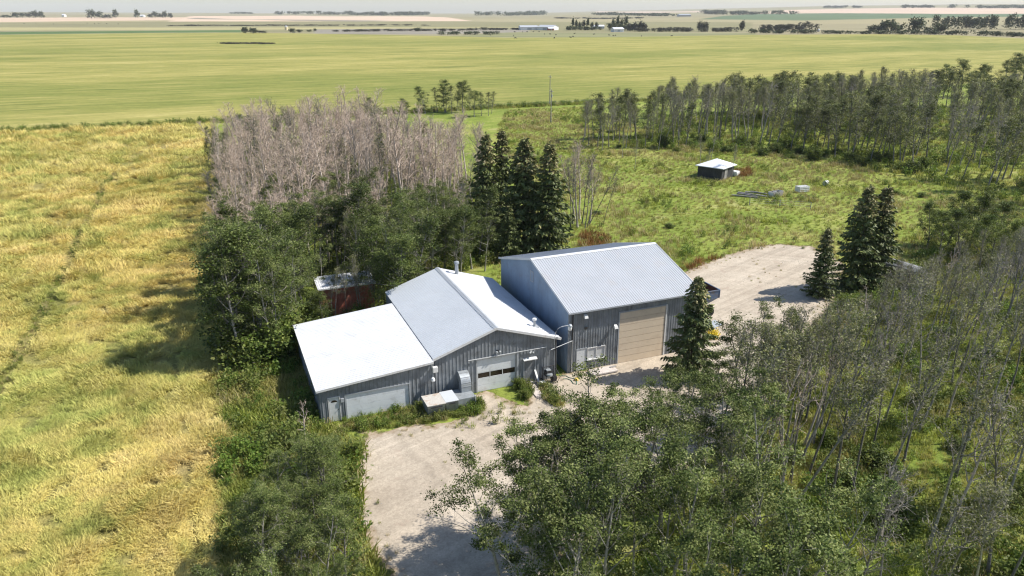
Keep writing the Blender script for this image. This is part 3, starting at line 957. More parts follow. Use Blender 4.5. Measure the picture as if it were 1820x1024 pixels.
for s in (-1, 1):
    cap.hexa([(-.14, RIDGE_B, rz_ + .06), (SW + .17, RIDGE_B, rz_ + .06), (SW + .17, RIDGE_B + s * .28, rz_ - .02), (-.14, RIDGE_B + s * .28, rz_ - .02)],
             [(-.14, RIDGE_B, rz_ + .075), (SW + .17, RIDGE_B, rz_ + .075), (SW + .17, RIDGE_B + s * .28, rz_ - .004), (-.14, RIDGE_B + s * .28, rz_ - .004)])
cap.build('ridge_cap', M['roof_white'], shed)
for x in (-.13, SW + .16):
    tb = MB()
    for ya, yb in ((-.46, RIDGE_B), (RIDGE_B, SD_ + .36)):
        tb.bar((x, ya, zs(0, ya) - .02), (x, yb, zs(0, yb) - .02), .05, .19)
    tb.build('rake_trim', M['roof_white'], shed)
MB().box(-.04, .16, -.05, -.031, -.1, EAVE - .1).build('corner_trim', M['wall'], shed)
MB().tube([(.36, -.09, 0), (.36, -.09, EAVE - .15)], .05).build('downspout', M['dark'], shed)
d = MB()
for k in range(8):
    d.box(4.88, 9.44, -.02, .05, .02 + k * .588, .59 + k * .588)
bd = d.build('overhead_door', M['door_beige'], shed, bevel=.012)
tag(bd, 'big beige sectional overhead door')
fr = MB()
fr.box(4.76, 4.86, -.06, .1, 0, 4.84); fr.box(4.86, 9.46, -.055, .1, 4.745, 4.84)
fr.build('door_frame', M['trim'], bd)
MB().box(9.465, 9.60, -.065, .1, 0, 4.84).build('door_jamb', M['trim_white'], bd)
wd = MB().box(.86, 1.74, -.01, .05, .03, 2.01).build('walk_door', M['door_white'], shed, bevel=.01)
MB().tube([(.97, -.015, 1.0), (.97, -.08, 1.0), (1.05, -.08, 1.0)], .022).build('handle', M['dark'], wd)
fr = MB(); fr.box(.80, .858, -.05, .06, 0, 2.07); fr.box(1.742, 1.80, -.05, .06, 0, 2.07); fr.box(.858, 1.742, -.048, .06, 2.012, 2.07)
fr.build('door_frame', M['trim'], wd)
w = MB(); w.box(1.84, 1.90, -.07, .05, .92, 2.0); w.box(3.50, 3.56, -.07, .05, .92, 2.0); w.box(1.90, 3.50, -.068, .05, 1.95, 2.0); w.box(1.90, 3.50, -.066, .05, .92, .97)
w.box(2.67, 2.73, -.05, .04, .97, 1.95)
win = w.build('window', M['trim_white'], shed)
MB().box(1.9, 3.5, .0, .03, .97, 1.95).build('pane', M['glass_white'], win)
MB().box(1.8, 3.6, -.14, -.02, .87, .918).build('sill', M['trim_white'], win)


def floodlight(parent, x, y, z):
    f = MB().box(x - .06, x + .06, y - .06, y, z - .08, z + .08).build('floodlight', M['galv'], parent)
    MB().tube([(x, y - .05, z), (x, y - .18, z + .05)], .025).build('bracket', M['galv'], f)
    MB().hexa([(x - .17, y - .16, z - .14), (x + .17, y - .16, z - .14), (x + .17, y - .42, z - .22), (x - .17, y - .42, z - .22)],
              [(x - .12, y - .14, z + .08), (x + .12, y - .14, z + .08), (x + .15, y - .34, z - .02), (x - .15, y - .34, z - .02)]).build('lamp_head', M['white_paint'], f)


floodlight(shed, 1.45, -.03, 5.15)
floodlight(shed, 4.35, -.03, 3.75)
MB().box(1.5, 1.72, -.16, -.03, 3.82, 4.0).build('junction_box', M['dark'], shed)
v = MB(); v.box(-.06, .03, 7.15, 7.22, 5.75, 6.75); v.box(-.06, .03, 7.78, 7.85, 5.75, 6.75); v.box(-.058, .03, 7.22, 7.78, 6.68, 6.75); v.box(-.058, .03, 7.22, 7.78, 5.75, 5.82)
vo_ = v.build('gable_vent', M['trim'], shed)
MB().box(-.034, .03, 7.22, 7.78, 5.82, 6.68).build('vent_panel', M['wall_sky_tint'], vo_)

# ---- the low workshop with its garage wing
OX, OY = 20.58, .38                                  # yard frame -> workshop frame
shop = empty('workshop', site(-OX, -OY), YAW, 'low grey ribbed metal workshop with a white roofed garage wing on its left', 'workshop')
GX1, GY0, GY1, GZ0, GZ1 = 8.75, -.25, 12.6, 2.86, 3.60
TX1, TY1 = 19.35, 15.55
TZ, TAX, TAZ = 3.66, 13.98, 5.44
zg = lambda x, y: GZ0 + (GZ1 - GZ0) * x / GX1
ztl = lambda x, y: TZ + (TAZ - TZ) * (x - GX1) / (TAX - GX1)
ztr = lambda x, y: TAZ - (TAZ - 3.70) * (x - TAX) / (TX1 - TAX)
zt = lambda x: min(ztl(x, 0), ztr(x, 0))
mb = MB()
g_holes = [(1.90, 6.72, -1, 2.02), (.62, 1.40, -1, 2.0)]
ribbed(mb, 0, GX1, lambda u: -.1, lambda u: zg(u, 0) - .02, lambda u, v, o: (u, GY0 - o, v), g_holes, .3, .028)
ribbed(mb, GY0, GY1, lambda u: -.1, lambda u: GZ0 - .02, lambda u, v, o: (-o, u, v), [], .3, .028)
ribbed(mb, 0, GX1, lambda u: -.1, lambda u: zg(u, 0) - .02, lambda u, v, o: (u, GY1 + o, v), [], .3, .028)
mb.build('garage_wall', M['wall'], shop)
mb = MB()
t_holes = [(12.36, 15.72, -1, 2.86), (16.44, 17.36, -1, 2.12)]
ribbed(mb, GX1, TX1, lambda u: -.1, lambda u: zt(u) - .02, lambda u, v, o: (u, -o, v), t_holes, .3, .028)
ribbed(mb, 0, TY1, lambda u: -.1, lambda u: 3.68, lambda u, v, o: (TX1 + o, u, v), [], .3, .028)
ribbed(mb, GX1, TX1, lambda u: -.1, lambda u: zt(u) - .02, lambda u, v, o: (u, TY1 + o, v), [], .3, .028)
ribbed(mb, GY1, TY1, lambda u: -.1, lambda u: TZ - .02, lambda u, v, o: (GX1 - o, u, v), [], .3, .028)
mb.build('shop_wall', M['wall'], shop)
slope(shop, 'garage_roof', M['roof_white'], -.22, GX1 - .06, GY0 - .25, GY1 + .2, 'x', zg, fascia='trim')
slope(shop, 'shop_roof_slope', M['roof_greyed'], GX1 - .02, TAX, -.22, TY1 + .2, 'x', ztl, fascia='trim')  # same roof as the right slope, its weaker sunlight put into the colour
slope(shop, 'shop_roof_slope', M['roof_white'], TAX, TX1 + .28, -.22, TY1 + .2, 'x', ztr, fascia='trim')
cp = MB()
for s, zf in ((-1, ztl), (1, ztr)):
    cp.hexa([(TAX, -.25, TAZ + .065), (TAX + s * .24, -.25, zf(TAX + s * .24, 0) + .06), (TAX + s * .24, TY1 + .22, zf(TAX + s * .24, 0) + .06), (TAX, TY1 + .22, TAZ + .065)],
            [(TAX, -.25, TAZ + .085), (TAX + s * .24, -.25, zf(TAX + s * .24, 0) + .075), (TAX + s * .24, TY1 + .22, zf(TAX + s * .24, 0) + .075), (TAX, TY1 + .22, TAZ + .085)])
cp.build('ridge_cap', M['trim'], shop)
fa = MB()
fa.bar((GX1 - .05, -.24, ztl(GX1 - .05, 0) - .02), (TAX, -.24, TAZ - .02), .035, .20)
fa.bar((TAX, -.24, TAZ - .02), (TX1 + .29, -.24, ztr(TX1 + .29, 0) - .02), .035, .20)
fa.build('rake_trim', M['trim_white'], shop)
fa = MB(); fa.bar((-.22, GY0 - .27, zg(-.22, 0) - .02), (GX1 - .08, GY0 - .27, zg(GX1 - .08, 0) - .02), .035, .17)
fa.build('fascia', M['trim_white'], shop)
MB().bar((-.24, GY0 - .28, zg(-.22, 0) - .01), (-.24, GY1 + .2, zg(-.22, 0) - .01), .035, .17).build('fascia', M['trim_white'], shop)
# garage doors
gd = MB()
for k in range(4):
    gd.box(1.92, 6.70, GY0 + .04, GY0 + .1, .02 + k * .5, .515 + k * .5)
gdo = tag(gd.build('overhead_door', M['door_grey'], shop, bevel=.008), 'wide pale grey garage door without windows')
f = MB(); f.box(1.80, 1.9, GY0 - .05, GY0 + .1, 0, 2.1); f.box(6.72, 6.82, GY0 - .05, GY0 + .1, 0, 2.1); f.box(1.9, 6.72, GY0 - .048, GY0 + .1, 2.02, 2.1)
f.build('door_frame', M['trim'], gdo)
wdo = tag(MB().box(.64, 1.38, GY0 + .0, GY0 + .05, .03, 1.98).build('walk_door', M['door_white'], shop, bevel=.008), 'white walk door with a small fan window')
fan = MB(); fan.quad(*[(1.01 + .24 * math.cos(t_), GY0 - .006, 1.62 + .17 * math.sin(t_)) for t_ in np.linspace(0, math.pi, 9)])
fan.build('fan_window', M['glass_dark'], wdo)
f = MB(); f.box(.56, .62, GY0 - .05, GY0 + .06, 0, 2.06); f.box(1.40, 1.46, GY0 - .05, GY0 + .06, 0, 2.06); f.box(.62, 1.40, GY0 - .048, GY0 + .06, 2.0, 2.06)
f.build('door_frame', M['trim_white'], wdo)
MB().tube([(1.29, GY0 - .01, 1.0), (1.29, GY0 - .07, 1.0), (1.22, GY0 - .07, 1.0)], .022).build('handle', M['dark'], wdo)
MB().box(1.5, 1.74, GY0 - .12, GY0 - .03, 1.55, 1.85).build('meter_box', M['trim'], shop)
# shop overhead door: pale sections with one row of glass
od = MB()
for z0, z1 in ((.02, .58), (.59, 1.15), (1.72, 2.28), (2.29, 2.84)):
    od.box(12.38, 15.70, .03, .09, z0, z1)
oo = tag(od.build('overhead_door', M['door_grey'], shop, bevel=.01), 'white sectional overhead door with a row of dark windows')
wf = MB(); wf.box(12.38, 15.70, .03, .09, 1.155, 1.21); wf.box(12.38, 15.70, .03, .09, 1.66, 1.715)
for x in (12.41, 13.47, 14.55, 15.67): wf.box(x - .03, x + .03, .032, .088, 1.21, 1.66)
wf.build('window_frame', M['door_white'], oo)
MB().box(12.38, 15.70, .06, .075, 1.21, 1.66).build('pane', M['glass_dark'], oo)
f = MB(); f.box(12.26, 12.36, -.06, .1, 0, 2.95); f.box(12.36, 15.72, -.058, .1, 2.86, 2.95); f.build('door_frame', M['trim'], oo)
MB().box(15.74, 15.90, -.10, .1, 0, 2.98).build('door_jamb', M['trim'], oo)
pdo = tag(MB().box(16.46, 17.34, -.005, .05, .04, 2.10).build('walk_door', M['door_old'], shop, bevel=.008), 'dark grey weathered walk door')
f = MB(); f.box(16.36, 16.44, -.06, .06, 0, 2.2); f.box(17.36, 17.44, -.06, .06, 0, 2.2); f.build('door_frame', M['trim'], pdo)
MB().hexa([(16.30, -.30, 2.16), (17.5, -.30, 2.16), (17.5, -.03, 2.24), (16.30, -.03, 2.24)], [(16.30, -.30, 2.22), (17.5, -.30, 2.22), (17.5, -.03, 2.32), (16.30, -.03, 2.32)]).build('door_hood', M['trim_white'], pdo)
MB().tube([(16.56, -.01, 1.05), (16.56, -.07, 1.05), (16.64, -.07, 1.05)], .022).build('handle', M['galv'], pdo)
MB().box(16.4, 17.4, -.30, -.02, .0, .09).build('threshold', M['concrete'], pdo)
for nm, x, z in (('wall_lamp', 14.1, 3.42), ('wall_lamp', 17.0, 2.82)):
    wl = MB().box(x - .07, x + .07, -.14, -.03, z - .06, z + .08).build(nm, M['dark'] if x < 15 else M['white_paint'], shop)
    MB().lathe((x - .14, -.2, z - .08), [(.02, .12), (.09, .08), (.10, 0), (.03, -.03)], 10).build('lamp_head', M['galv'], wl)
    MB().lathe((x + .14, -.2, z - .08), [(.02, .12), (.09, .08), (.10, 0), (.03, -.03)], 10).build('lamp_head', M['galv'], wl)
MB().box(8.58, 9.0, GY0 - .32, GY0 - .02, 2.70, 3.16).build('vent_hood', M['white_paint'], shop, bevel=.03)
sl = MB().tube([(8.55, GY0 - .03, 2.30), (8.55, GY0 - .25, 2.34)], .035).build('security_lamp', M['galv'], shop)
MB().lathe((8.55, GY0 - .34, 2.02), [(.05, .34), (.12, .30), (.17, .12), (.13, .02), (.05, -.02)], 12).build('lamp_globe', M['lamp_glass'], sl)
# curved arm yard lamp at the right corner of the workshop
ya = MB().tube([(19.0, -.32, 3.2), (19.0, -.34, 3.9), (19.05, -.40, 4.35), (19.2, -.5, 4.68), (19.45, -.6, 4.84), (19.75, -.65, 4.88), (20.1, -.68, 4.88)], .028).build('yard_light', M['pipe'], shop)
MB().lathe((20.18, -.68, 4.52), [(.04, .46), (.10, .44), (.17, .36), (.20, .26)], 14).build('lamp_hood', M['galv'], ya)
MB().lathe((20.18, -.68, 4.40), [(.06, 0), (.13, .05), (.165, .18), (.175, .375)], 14).build('lamp_globe', M['lamp_glass'], ya)
# flue, vent and pipes
fl = MB().tube([(18.1, 1.75, zt(18.1) - .05), (18.1, 1.75, zt(18.1) + .62)], .10, 12).build('roof_vent', M['galv'], shop)
MB().lathe((18.1, 1.75, zt(18.1) + .60), [(.17, 0), (.19, .05), (.17, .17), (.06, .21)], 12).build('cap', M['white_paint'], fl)
MB().box(17.8, 18.4, 1.45, 2.05, zt(18.4) - .02, zt(18.1) + .09).build('flashing', M['trim'], fl)
fl = MB().tube([(15.55, 14.5, zt(15.55) - .05), (15.55, 14.5, zt(15.55) + 1.15)], .17, 12).build('flue', M['galv'], shop)
MB().lathe((15.55, 14.5, zt(15.55) + 1.12), [(.24, 0), (.27, .06), (.24, .2), (.08, .27)], 12).build('cap', M['galv'], fl)
MB().tube([(11.6, -.12, 3.02), (18.35, -.12, 3.02), (18.35, -.12, .1)], .032).build('conduit', M['pipe'], shop)
MB().tube([(8.95, -.09, 0), (8.95, -.09, 3.0)], .03).build('downspout', M['trim'], shop)
MB().tube([(TX1 - .12, -.10, 0), (TX1 - .12, -.10, 3.5)], .045).build('downspout', M['dark'], shop)
pp = MB().tube([(18.62, -.2, .1), (18.62, -.2, 2.72), (OX + .30, OY - .16, 3.0), (OX + .30, OY - .16, .1)], .036).build('overhead_pipe', M['pipe'], None, site(-OX, -OY), YAW)
tag(pp, 'thin pale pipe bridging the gap between the low workshop and tall shed', 'pipe')

# ---- ventilation duct and its cabinets, by the workshop wall
vu = empty('ventilation_duct', site(-9.75, -1.7), YAW, 'big galvanised elbow duct dropping from the wall onto a grey plenum box', 'duct')
el = MB()
n_ = 10; w2 = .40
yo, yi = .95, .28                                   # radii of the bend, centred below the wall outlet
cy, cz = 1.28, 1.28
for k in range(n_):
    t0, t1 = math.pi / 2 * k / n_, math.pi / 2 * (k + 1) / n_
    P_ = lambda r_, t_: (cy - r_ * math.sin(t_), cz + r_ * math.cos(t_))
    (a0, b0), (a1, b1), (c0, d0), (c1, d1) = P_(yo, t0), P_(yo, t1), P_(yi, t0), P_(yi, t1)
    x0, x1 = -w2 + .28, w2 + .28
    el.quad((x0, a0, b0), (x1, a0, b0), (x1, a1, b1), (x0, a1, b1)); el.quad((x0, c0, d0), (x0, c1, d1), (x1, c1, d1), (x1, c0, d0))
    el.quad((x0, a0, b0), (x0, a1, b1), (x0, c1, d1), (x0, c0, d0)); el.quad((x1, a0, b0), (x1, c0, d0), (x1, c1, d1), (x1, a1, b1))
el.box(-w2 + .28, w2 + .28, cy - yo, cy - yi, .80, cz)
el.build('elbow', M['galv'], vu)
sm = MB()
for t_ in (.35, .8, 1.25):
    a, b_ = cy - (yo + .012) * math.sin(t_), cz + (yo + .012) * math.cos(t_)
    sm.bar((-w2 + .27, a, b_), (w2 + .29, a, b_), .035, .02)
sm.box(-w2 + .265, w2 + .295, cy - yo - .02, cy - yi + .02, cz - .03, cz + .02)
sm.build('seam_flange', M['trim'], vu)
MB().box(-.72, .72, -.62, 1.05, .06, .80).build('plenum_box', M['galv'], vu, bevel=.015)
MB().bar((.66, -.70, .02), (.66, -.70, .95), .07).build('post', M['white_paint'], vu)
for (x, y, w_, label, top) in ((-12.38, -2.1, .70, 'grey steel cabinet with a rust stained white top, outer one by the duct', 'rusty_top'),
                               (-11.12, -2.0, .50, 'grey steel cabinet with a plain pale lid, between stained cabinet and duct', 'roof_greyed')):
    cb = empty('metal_cabinet', site(x, y), YAW, label, 'cabinet', 'metal cabinets beside the elbow duct')
    MB().hexa([(-w_ + .1, -.62, .12), (w_, -.62, .12), (w_, .85, .12), (-w_ + .1, .85, .12)], [(-w_, -.86, 1.05), (w_, -.86, 1.05), (w_, .85, 1.05), (-w_, .85, 1.05)]).build('body', M['galv'], cb, bevel=.012)
    MB().box(-w_ - .03, w_ + .03, -.89, .88, 1.053, 1.10).build('lid', M[top], cb, bevel=.01)
    for sx in (-1, 1):
        MB().box(sx * (w_ - .16) - .05, sx * (w_ - .16) + .05, -.5, .6, 0, .118).build('skid', M['dark'], cb)
    fc = MB()
    for z in (.35, .75): fc.bar((-w_ + .06, -.80 + .0, z), (w_ - .02, -.80, z), .02, .03)
    MB().box(-w_ + .25, w_ - .25, -.9, -.84, .86, .9).build('handle', M['dark'], cb)

# ---- small things on the apron
sl = empty('slab', site(2.86, -1.02), YAW, 'pale flat slab propped just off the ground under the tall shed window', 'slab')
MB().box(-1.22, 1.22, -.52, .52, .07, .20).build('top', M['concrete'], sl, bevel=.015)
MB().box(-1.1, 1.1, -.4, -.28, 0, .068).build('skid', M['grey_wood'], sl); MB().box(-1.1, 1.1, .28, .4, 0, .068).build('skid', M['grey_wood'], sl)
tag(MB().box(.1, .75, -.1, .1, 0, .05).build('plank', M['grey_wood'], None, site(3.55, -.86, .2), YAW + .1, bevel=.01), 'small grey plank lying on the pale slab', 'plank')
tag(MB().hexa([(-.36, -1.05, -.02), (.36, -1.05, -.02), (.36, 1.05, -.02), (-.36, 1.05, -.02)], [(-.34, -1.03, .09), (.34, -1.03, .09), (.34, 1.03, .09), (-.34, 1.03, .09)]).build('concrete_step', M['concrete'], None, site(-3.83, -1.95), YAW - .02),
    'narrow white concrete path slab in the weeds before the dark workshop door', 'slab')
ct = empty('hand_cart', site(-2.1, -1.0), YAW, 'black and chrome welder cart on wheels beside the dark doorway gap', 'cart')
fr_ = MB()
for sx in (-.5, .55):
    fr_.tube([(sx, -.35, .12), (sx, .35, .12), (sx, .40, 1.3)], .03)
fr_.tube([(-.5, .40, 1.28), (.55, .40, 1.28)], .03); fr_.tube([(-.5, -.35, .12), (.55, -.35, .12)], .03); fr_.tube([(-.5, .38, .75), (.55, .38, .75)], .025)
fr_.tube([(.55, -.35, .14), (.75, -.45, .6), (.60, .2, 1.15)], .028)
fr_.build('frame', M['dark'], ct)
MB().box(-.42, .12, -.22, .3, .62, 1.12).build('engine', M['dark'], ct, bevel=.04)
MB().lathe((-.15, -.25, .86), [(.02, -.1), (.24, -.1), (.27, 0), (.24, .1), (.02, .1)], 14).build('reel', M['galv'], ct)
MB().box(-.35, .05, -.18, .2, 1.14, 1.22).build('cover', M['galv'], ct, bevel=.02)
MB().box(.15, .52, -.28, .25, .14, .55).build('tank', M['dark'], ct, bevel=.05)
for sx in (-.6, .66):
    wh = MB().tube([(sx - .05, .25, .2), (sx + .05, .25, .2)], .2, 16).build('wheel', M['rubber'], ct)
    MB().tube([(sx - .06, .25, .2), (sx + .06, .25, .2)], .09, 12).build('rim', M['galv'], wh)
bl = empty('leaning_board', site(-3.05, -.62), YAW + .1, 'white board leaning beside the dark workshop door', 'board')
MB().bar((0, -.35, .03), (-.12, .25, 1.15), .18, .03).build('panel', M['white_paint'], bl)
tag(MB().box(-.22, .22, -.18, .18, 0, .38).build('box', M['white_paint'], None, site(-2.86, -1.28), YAW + .2, bevel=.02), 'small white box standing in the weeds by the welder cart', 'box')
hp = [(-.75, -.35, .03), (-.35, -.5, .03), (-.25, -.9, .03), (.05, -1.2, .03), (.0, -1.75, .03), (-.22, -2.2, .03), (-.42, -2.0, .03), (-.32, -1.4, .03), (-.5, -1.0, .03), (-.85, -.9, .03)]
tag(MB().tube(hp, .03, 6).build('garden_hose', M['hose'], None, site(0, 0), YAW), 'green garden hose in loose loops on the gravel by the gap', 'hose')
tag(MB().lathe((0, 0, 0), [(.10, 0), (.19, .02), (.19, .10), (.12, .20), (.05, .22)], 14).build('float', M['yellow'], None, site(.12, -1.5)), 'small yellow plastic float lying at the end of the hose', 'float')

# ---- red shed behind, among the trees
rs = empty('red_shed', site(-17.2, 20.6), YAW, 'old red board shed with a white roof edge half hidden in trees', 'shed')
zr = lambda x, y: 3.0 + .10 * y
w_ = MB()
ribbed(w_, 0, 5.3, lambda u: -.1, lambda u: 2.98, lambda u, v, o: (u, -o, v), [], .3, .02)
ribbed(w_, 0, 2.6, lambda u: -.1, lambda u: 2.98 + .1 * u, lambda u, v, o: (-o, u, v), [], .3, .02)
ribbed(w_, 0, 2.6, lambda u: -.1, lambda u: 2.98 + .1 * u, lambda u, v, o: (5.3 + o, u, v), [], .3, .02)
ribbed(w_, 0, 5.3, lambda u: -.1, lambda u: 3.23, lambda u, v, o: (u, 2.6 + o, v), [], .3, .02)
w_.build('wall', M['red'], rs)
slope(rs, 'roof', M['roof_white'], -.25, 5.55, -.3, 2.8, 'y', zr, fascia='trim_white')
dd = MB()
for k in range(6): dd.box(1.0 + k * .31, 1.30 + k * .31, -.06, -.028, .05, 2.3)
dd.build('plank_door', M['red'], rs)

# ---- white roofed pasture shed
M['hut_roof'] = paint('hut_roof_paint', (.80, .81, .82), .5, 0, .04)
ps = empty('pasture_shed', (37.9, 133.9, 0), math.radians(49), 'small dark shed with a low hipped white roof alone in the pasture', 'shed')
w_ = MB()
for args in ((lambda u, v, o: (u, -o, v)), (lambda u, v, o: (u, 4.8 + o, v)), (lambda u, v, o: (-o, u, v)), (lambda u, v, o: (4.8 + o, u, v))):
    ribbed(w_, 0, 4.8, lambda u: -.1, lambda u: 2.28, args, [], .3, .02)
w_.build('wall', paint('dark_boards', (.055, .055, .058), .8, 0, .3, 1.0, None, True), ps)
rf = MB(); ov = .4
ring = [(-ov, -ov), (4.8 + ov, -ov), (4.8 + ov, 4.8 + ov), (-ov, 4.8 + ov)]
for i in range(4):
    a, b = ring[i], ring[(i + 1) % 4]
    rf.quad((*a, 2.24), (*b, 2.24), (2.4, 2.4, 3.42)); rf.quad((*a, 2.14), (*b, 2.14), (*b, 2.24), (*a, 2.24))
rf.quad(*[(*q, 2.14) for q in ring])
rf.build('roof', M['hut_roof'], ps)
MB().box(1.0, 2.1, -.07, -.025, .02, 1.95).build('door', M['grey_wood'], ps)
for dx, dy, sx, sy, sz, lab in ((5.7, .6, .75, 1.2, .9, 'low white tank against the right wall of the pasture shed'),):
    q = ps.matrix_world
    ca_, sa_ = math.cos(ps.rotation_euler.z), math.sin(ps.rotation_euler.z)
    X, Y = ps.location.x + ca_ * dx - sa_ * dy, ps.location.y + sa_ * dx + ca_ * dy
    tk = empty('tank', (X, Y, 0), ps.rotation_euler.z, lab, 'tank')
    MB().box(-sx, sx, -sy, sy, .1, sz).build('body', M['white_paint'], tk, bevel=.12)
    MB().box(-sx * .9, sx * .9, -sy * .9, sy * .9, 0, .098).build('base', M['dark'], tk)

# ---- grain wagon behind the tall shed
gw = empty('grain_wagon', site(16.6, 7.0), YAW + math.pi, 'dark blue hopper wagon with a rusty inside parked beyond the tall shed', 'wagon')
L_, W_ = 3.1, 1.25
top = [(-L_, -W_, 2.75), (L_, -W_, 2.75), (L_, W_, 2.75), (-L_, W_, 2.75)]
mid = [(-L_, -W_, 1.95), (L_, -W_, 1.95), (L_, W_, 1.95), (-L_, W_, 1.95)]
bot = [(-L_ + 1.3, -.55, .95), (L_ - 1.3, -.55, .95), (L_ - 1.3, .55, .95), (-L_ + 1.3, .55, .95)]
hb, ib = MB(), MB()
for i in range(4):
    j = (i + 1) % 4
    hb.quad(top[i], top[j], mid[j], mid[i]); hb.quad(mid[i], mid[j], bot[j], bot[i])
    sc = lambda p, k=.965: (p[0] * k, p[1] * k * .985, p[2])
    ib.quad(sc(top[i]), sc(top[j]), sc(mid[j]), sc(mid[i])); ib.quad(sc(mid[i]), sc(mid[j]), sc(bot[j]), sc(bot[i]))
hb.quad(*bot); ib.quad(*[(p[0], p[1], 1.0) for p in bot])
hb.build('hopper', M['blue'], gw); ib.build('hopper_lining', M['rust'], gw)
rm = MB()
for i in range(4):
    rm.bar(top[i], top[(i + 1) % 4], .11, .07); rm.bar(mid[i], mid[(i + 1) % 4], .05, .06)
for x in np.linspace(-L_, L_, 5):
    for s in (-1, 1): rm.bar((x, s * (W_ + .02), 1.95), (x, s * (W_ + .02), 2.72), .06)
rm.build('rim', M['blue'], gw)
for i, x in enumerate(np.linspace(-L_, L_, 5)[:-1]):
    MB().box(x + .12, x + 1.43, -W_ - .022, -W_ - .005, 2.08, 2.62).build('side_panel', M['blue_pale'], gw)
ch = MB(); ch.bar((-2.6, -.5, .78), (4.2, -.5, .78), .12, .16); ch.bar((-2.6, .5, .78), (4.2, .5, .78), .12, .16)
for x in (-2.2, 2.2): ch.bar((x, -1.1, .55), (x, 1.1, .55), .12)
ch.bar((4.2, -.5, .78), (5.4, 0, .6), .1); ch.bar((4.2, .5, .78), (5.4, 0, .6), .1)
for x in (-2.2, 2.2):
    for y in (-.5, .5): ch.bar((x, y, .55), (x * .9, y, 1.3), .1)
ch.build('chassis', M['dark'], gw)
for x in (-2.2, 2.2):
    for y in (-1.15, 1.15):
        wh = MB().lathe((0, 0, 0), [(.26, -.12), (.44, -.11), (.48, -.05), (.48, .05), (.44, .11), (.26, .12)], 20).build('wheel', M['rubber'], gw)
        wh.rotation_euler = (math.pi / 2, 0, 0); wh.location = (x, y, .48)
        MB().lathe((0, 0, 0), [(.05, -.1), (.25, -.08), (.25, .08), (.05, .1)], 16).build('rim', M['pipe'], wh)
st = empty('steel_sheet', site(17.6, 3.7), YAW + .3, 'bent grey steel sheet lying on the gravel behind the front spruce', 'sheet')
MB().hexa([(-.9, -.4, .02), (.9, -.5, .02), (.9, .4, .25), (-.9, .45, .25)], [(-.9, -.4, .06), (.9, -.5, .06), (.9, .4, .29), (-.9, .45, .29)]).build('panel', M['galv'], st)

# ---- poles, posts, rails
for (px_, py_, h_, lab) in ((979, 218, 8.9, 'nearer bare wooden utility pole in the green pasture'), (977, 186, 9.3, 'farther wooden utility pole at the edge of the yellow crop')):
    x, y, _ = land(px_, py_)
    up = empty('utility_pole', (x, y, 0), .5, lab, 'pole', 'utility poles in the pasture')
    MB().tube([(0, 0, -.3), (0, 0, h_)], [.16, .10], 10).build('pole', M['grey_wood'], up)
    MB().box(-.06, .06, -.9, .9, h_ - .62, h_ - .5).build('crossarm', M['grey_wood'], up)
    for s in (-.75, 0, .75): MB().lathe((0, s, h_ - .5 if s else h_), [(.03, 0), (.06, .05), (.03, .16)], 8).build('insulator', M['lamp_glass'], up)
    if py_ > 200: MB().tube([(.18, 0, h_ - 2.1), (.18, 0, h_ - 1.4)], .16, 12).build('transformer', M['trim'], up)


def fence(pts, label, gap=4.5, h=1.25):
    fo = empty('wire_fence', (pts[0][0], pts[0][1], 0), 0, label, 'fence')
    o = Vector((pts[0][0], pts[0][1], 0)); wires = MB(); prev = None
    for a, b in zip(pts[:-1], pts[1:]):
        a, b = Vector((a[0], a[1], 0)), Vector((b[0], b[1], 0)); n = max(1, int((b - a).length / gap))
        for k in range(n):
            p = a.lerp(b, k / n) - o
            tl = Vector((rng.normal() * .05, rng.normal() * .05, h * rng.uniform(.85, 1.1)))
            MB().tube([p, p + tl], [.07, .055], 6).build('post', M['grey_wood'], fo)
            if prev is not None:
                for z in (.45, .8, 1.1): wires.tube([prev + Vector((0, 0, z)), p + Vector((0, 0, z))], .008, 3, False)
            prev = p
    wires.build('wire', M['pipe'], fo)


fence([site(a, PEA_B - 1.5) for a in np.arange(20, 150, 26.0)], 'post and wire fence along the edge of the yellow green crop')
fence([land(x, y) for x, y in ((1332, 365), (1440, 372), (1486, 378))], 'low wire fence of thin grey posts in the pasture before the big spruces', 3.2)

# ---- scrap in the pasture
def logs():
    base = land(1335, 348)
    for k in range(7):
        l_ = rng.uniform(2.2, 5.2); a_ = -.55 + rng.normal() * .09
        x, y = base[0] + rng.uniform(-1.6, 2.2), base[1] + rng.uniform(-1.3, 1.0)
        pts = [(-l_ / 2, 0, .16 + .10 * (k % 3)), (-l_ * .1, rng.normal() * .08, .18 + .1 * (k % 3)), (l_ / 2, rng.normal() * .1, .14 + .1 * (k % 3))]
        tag(MB().tube(pts, [.15, .13, .09], 8).build('log', M['grey_wood'], None, (x, y, 0), a_), 'grey fallen log in the loose pile on the pasture', 'log', 'fallen grey logs')


logs()
x, y, _ = land(1378, 349)
tr = empty('feed_trough', (x, y, 0), .62, 'open grey wooden feed trough in the tall grass', 'trough')
f = MB(); f.box(-1.3, 1.3, -.55, -.49, .1, .85); f.box(-1.3, 1.3, .49, .55, .1, .85); f.build('side', M['grey_wood'], tr)
f = MB(); f.box(-1.3, -1.24, -.49, .49, .1, .85); f.box(1.24, 1.3, -.49, .49, .1, .85); f.box(-.2, -.1, -.49, .49, .7, .84); f.build('end_board', M['white_paint'], tr)
MB().box(-1.24, 1.24, -.49, .49, .2, .26).build('floor', M['dark'], tr)
x, y, _ = land(1425, 341)
bl = empty('crate', (x, y, 0), .35, 'pale slatted crate lying between the trough and white drum', 'crate')
f = MB()
for k in range(6):
    for z in (.12, .42, .72):
        f.box(-1.0, 1.0, -.62 + k * .0, -.58, z, z + .2) if k == 0 else None
    f.box(-1.0 + k * .36, -.8 + k * .36, -.6, .6, .95, 1.0)
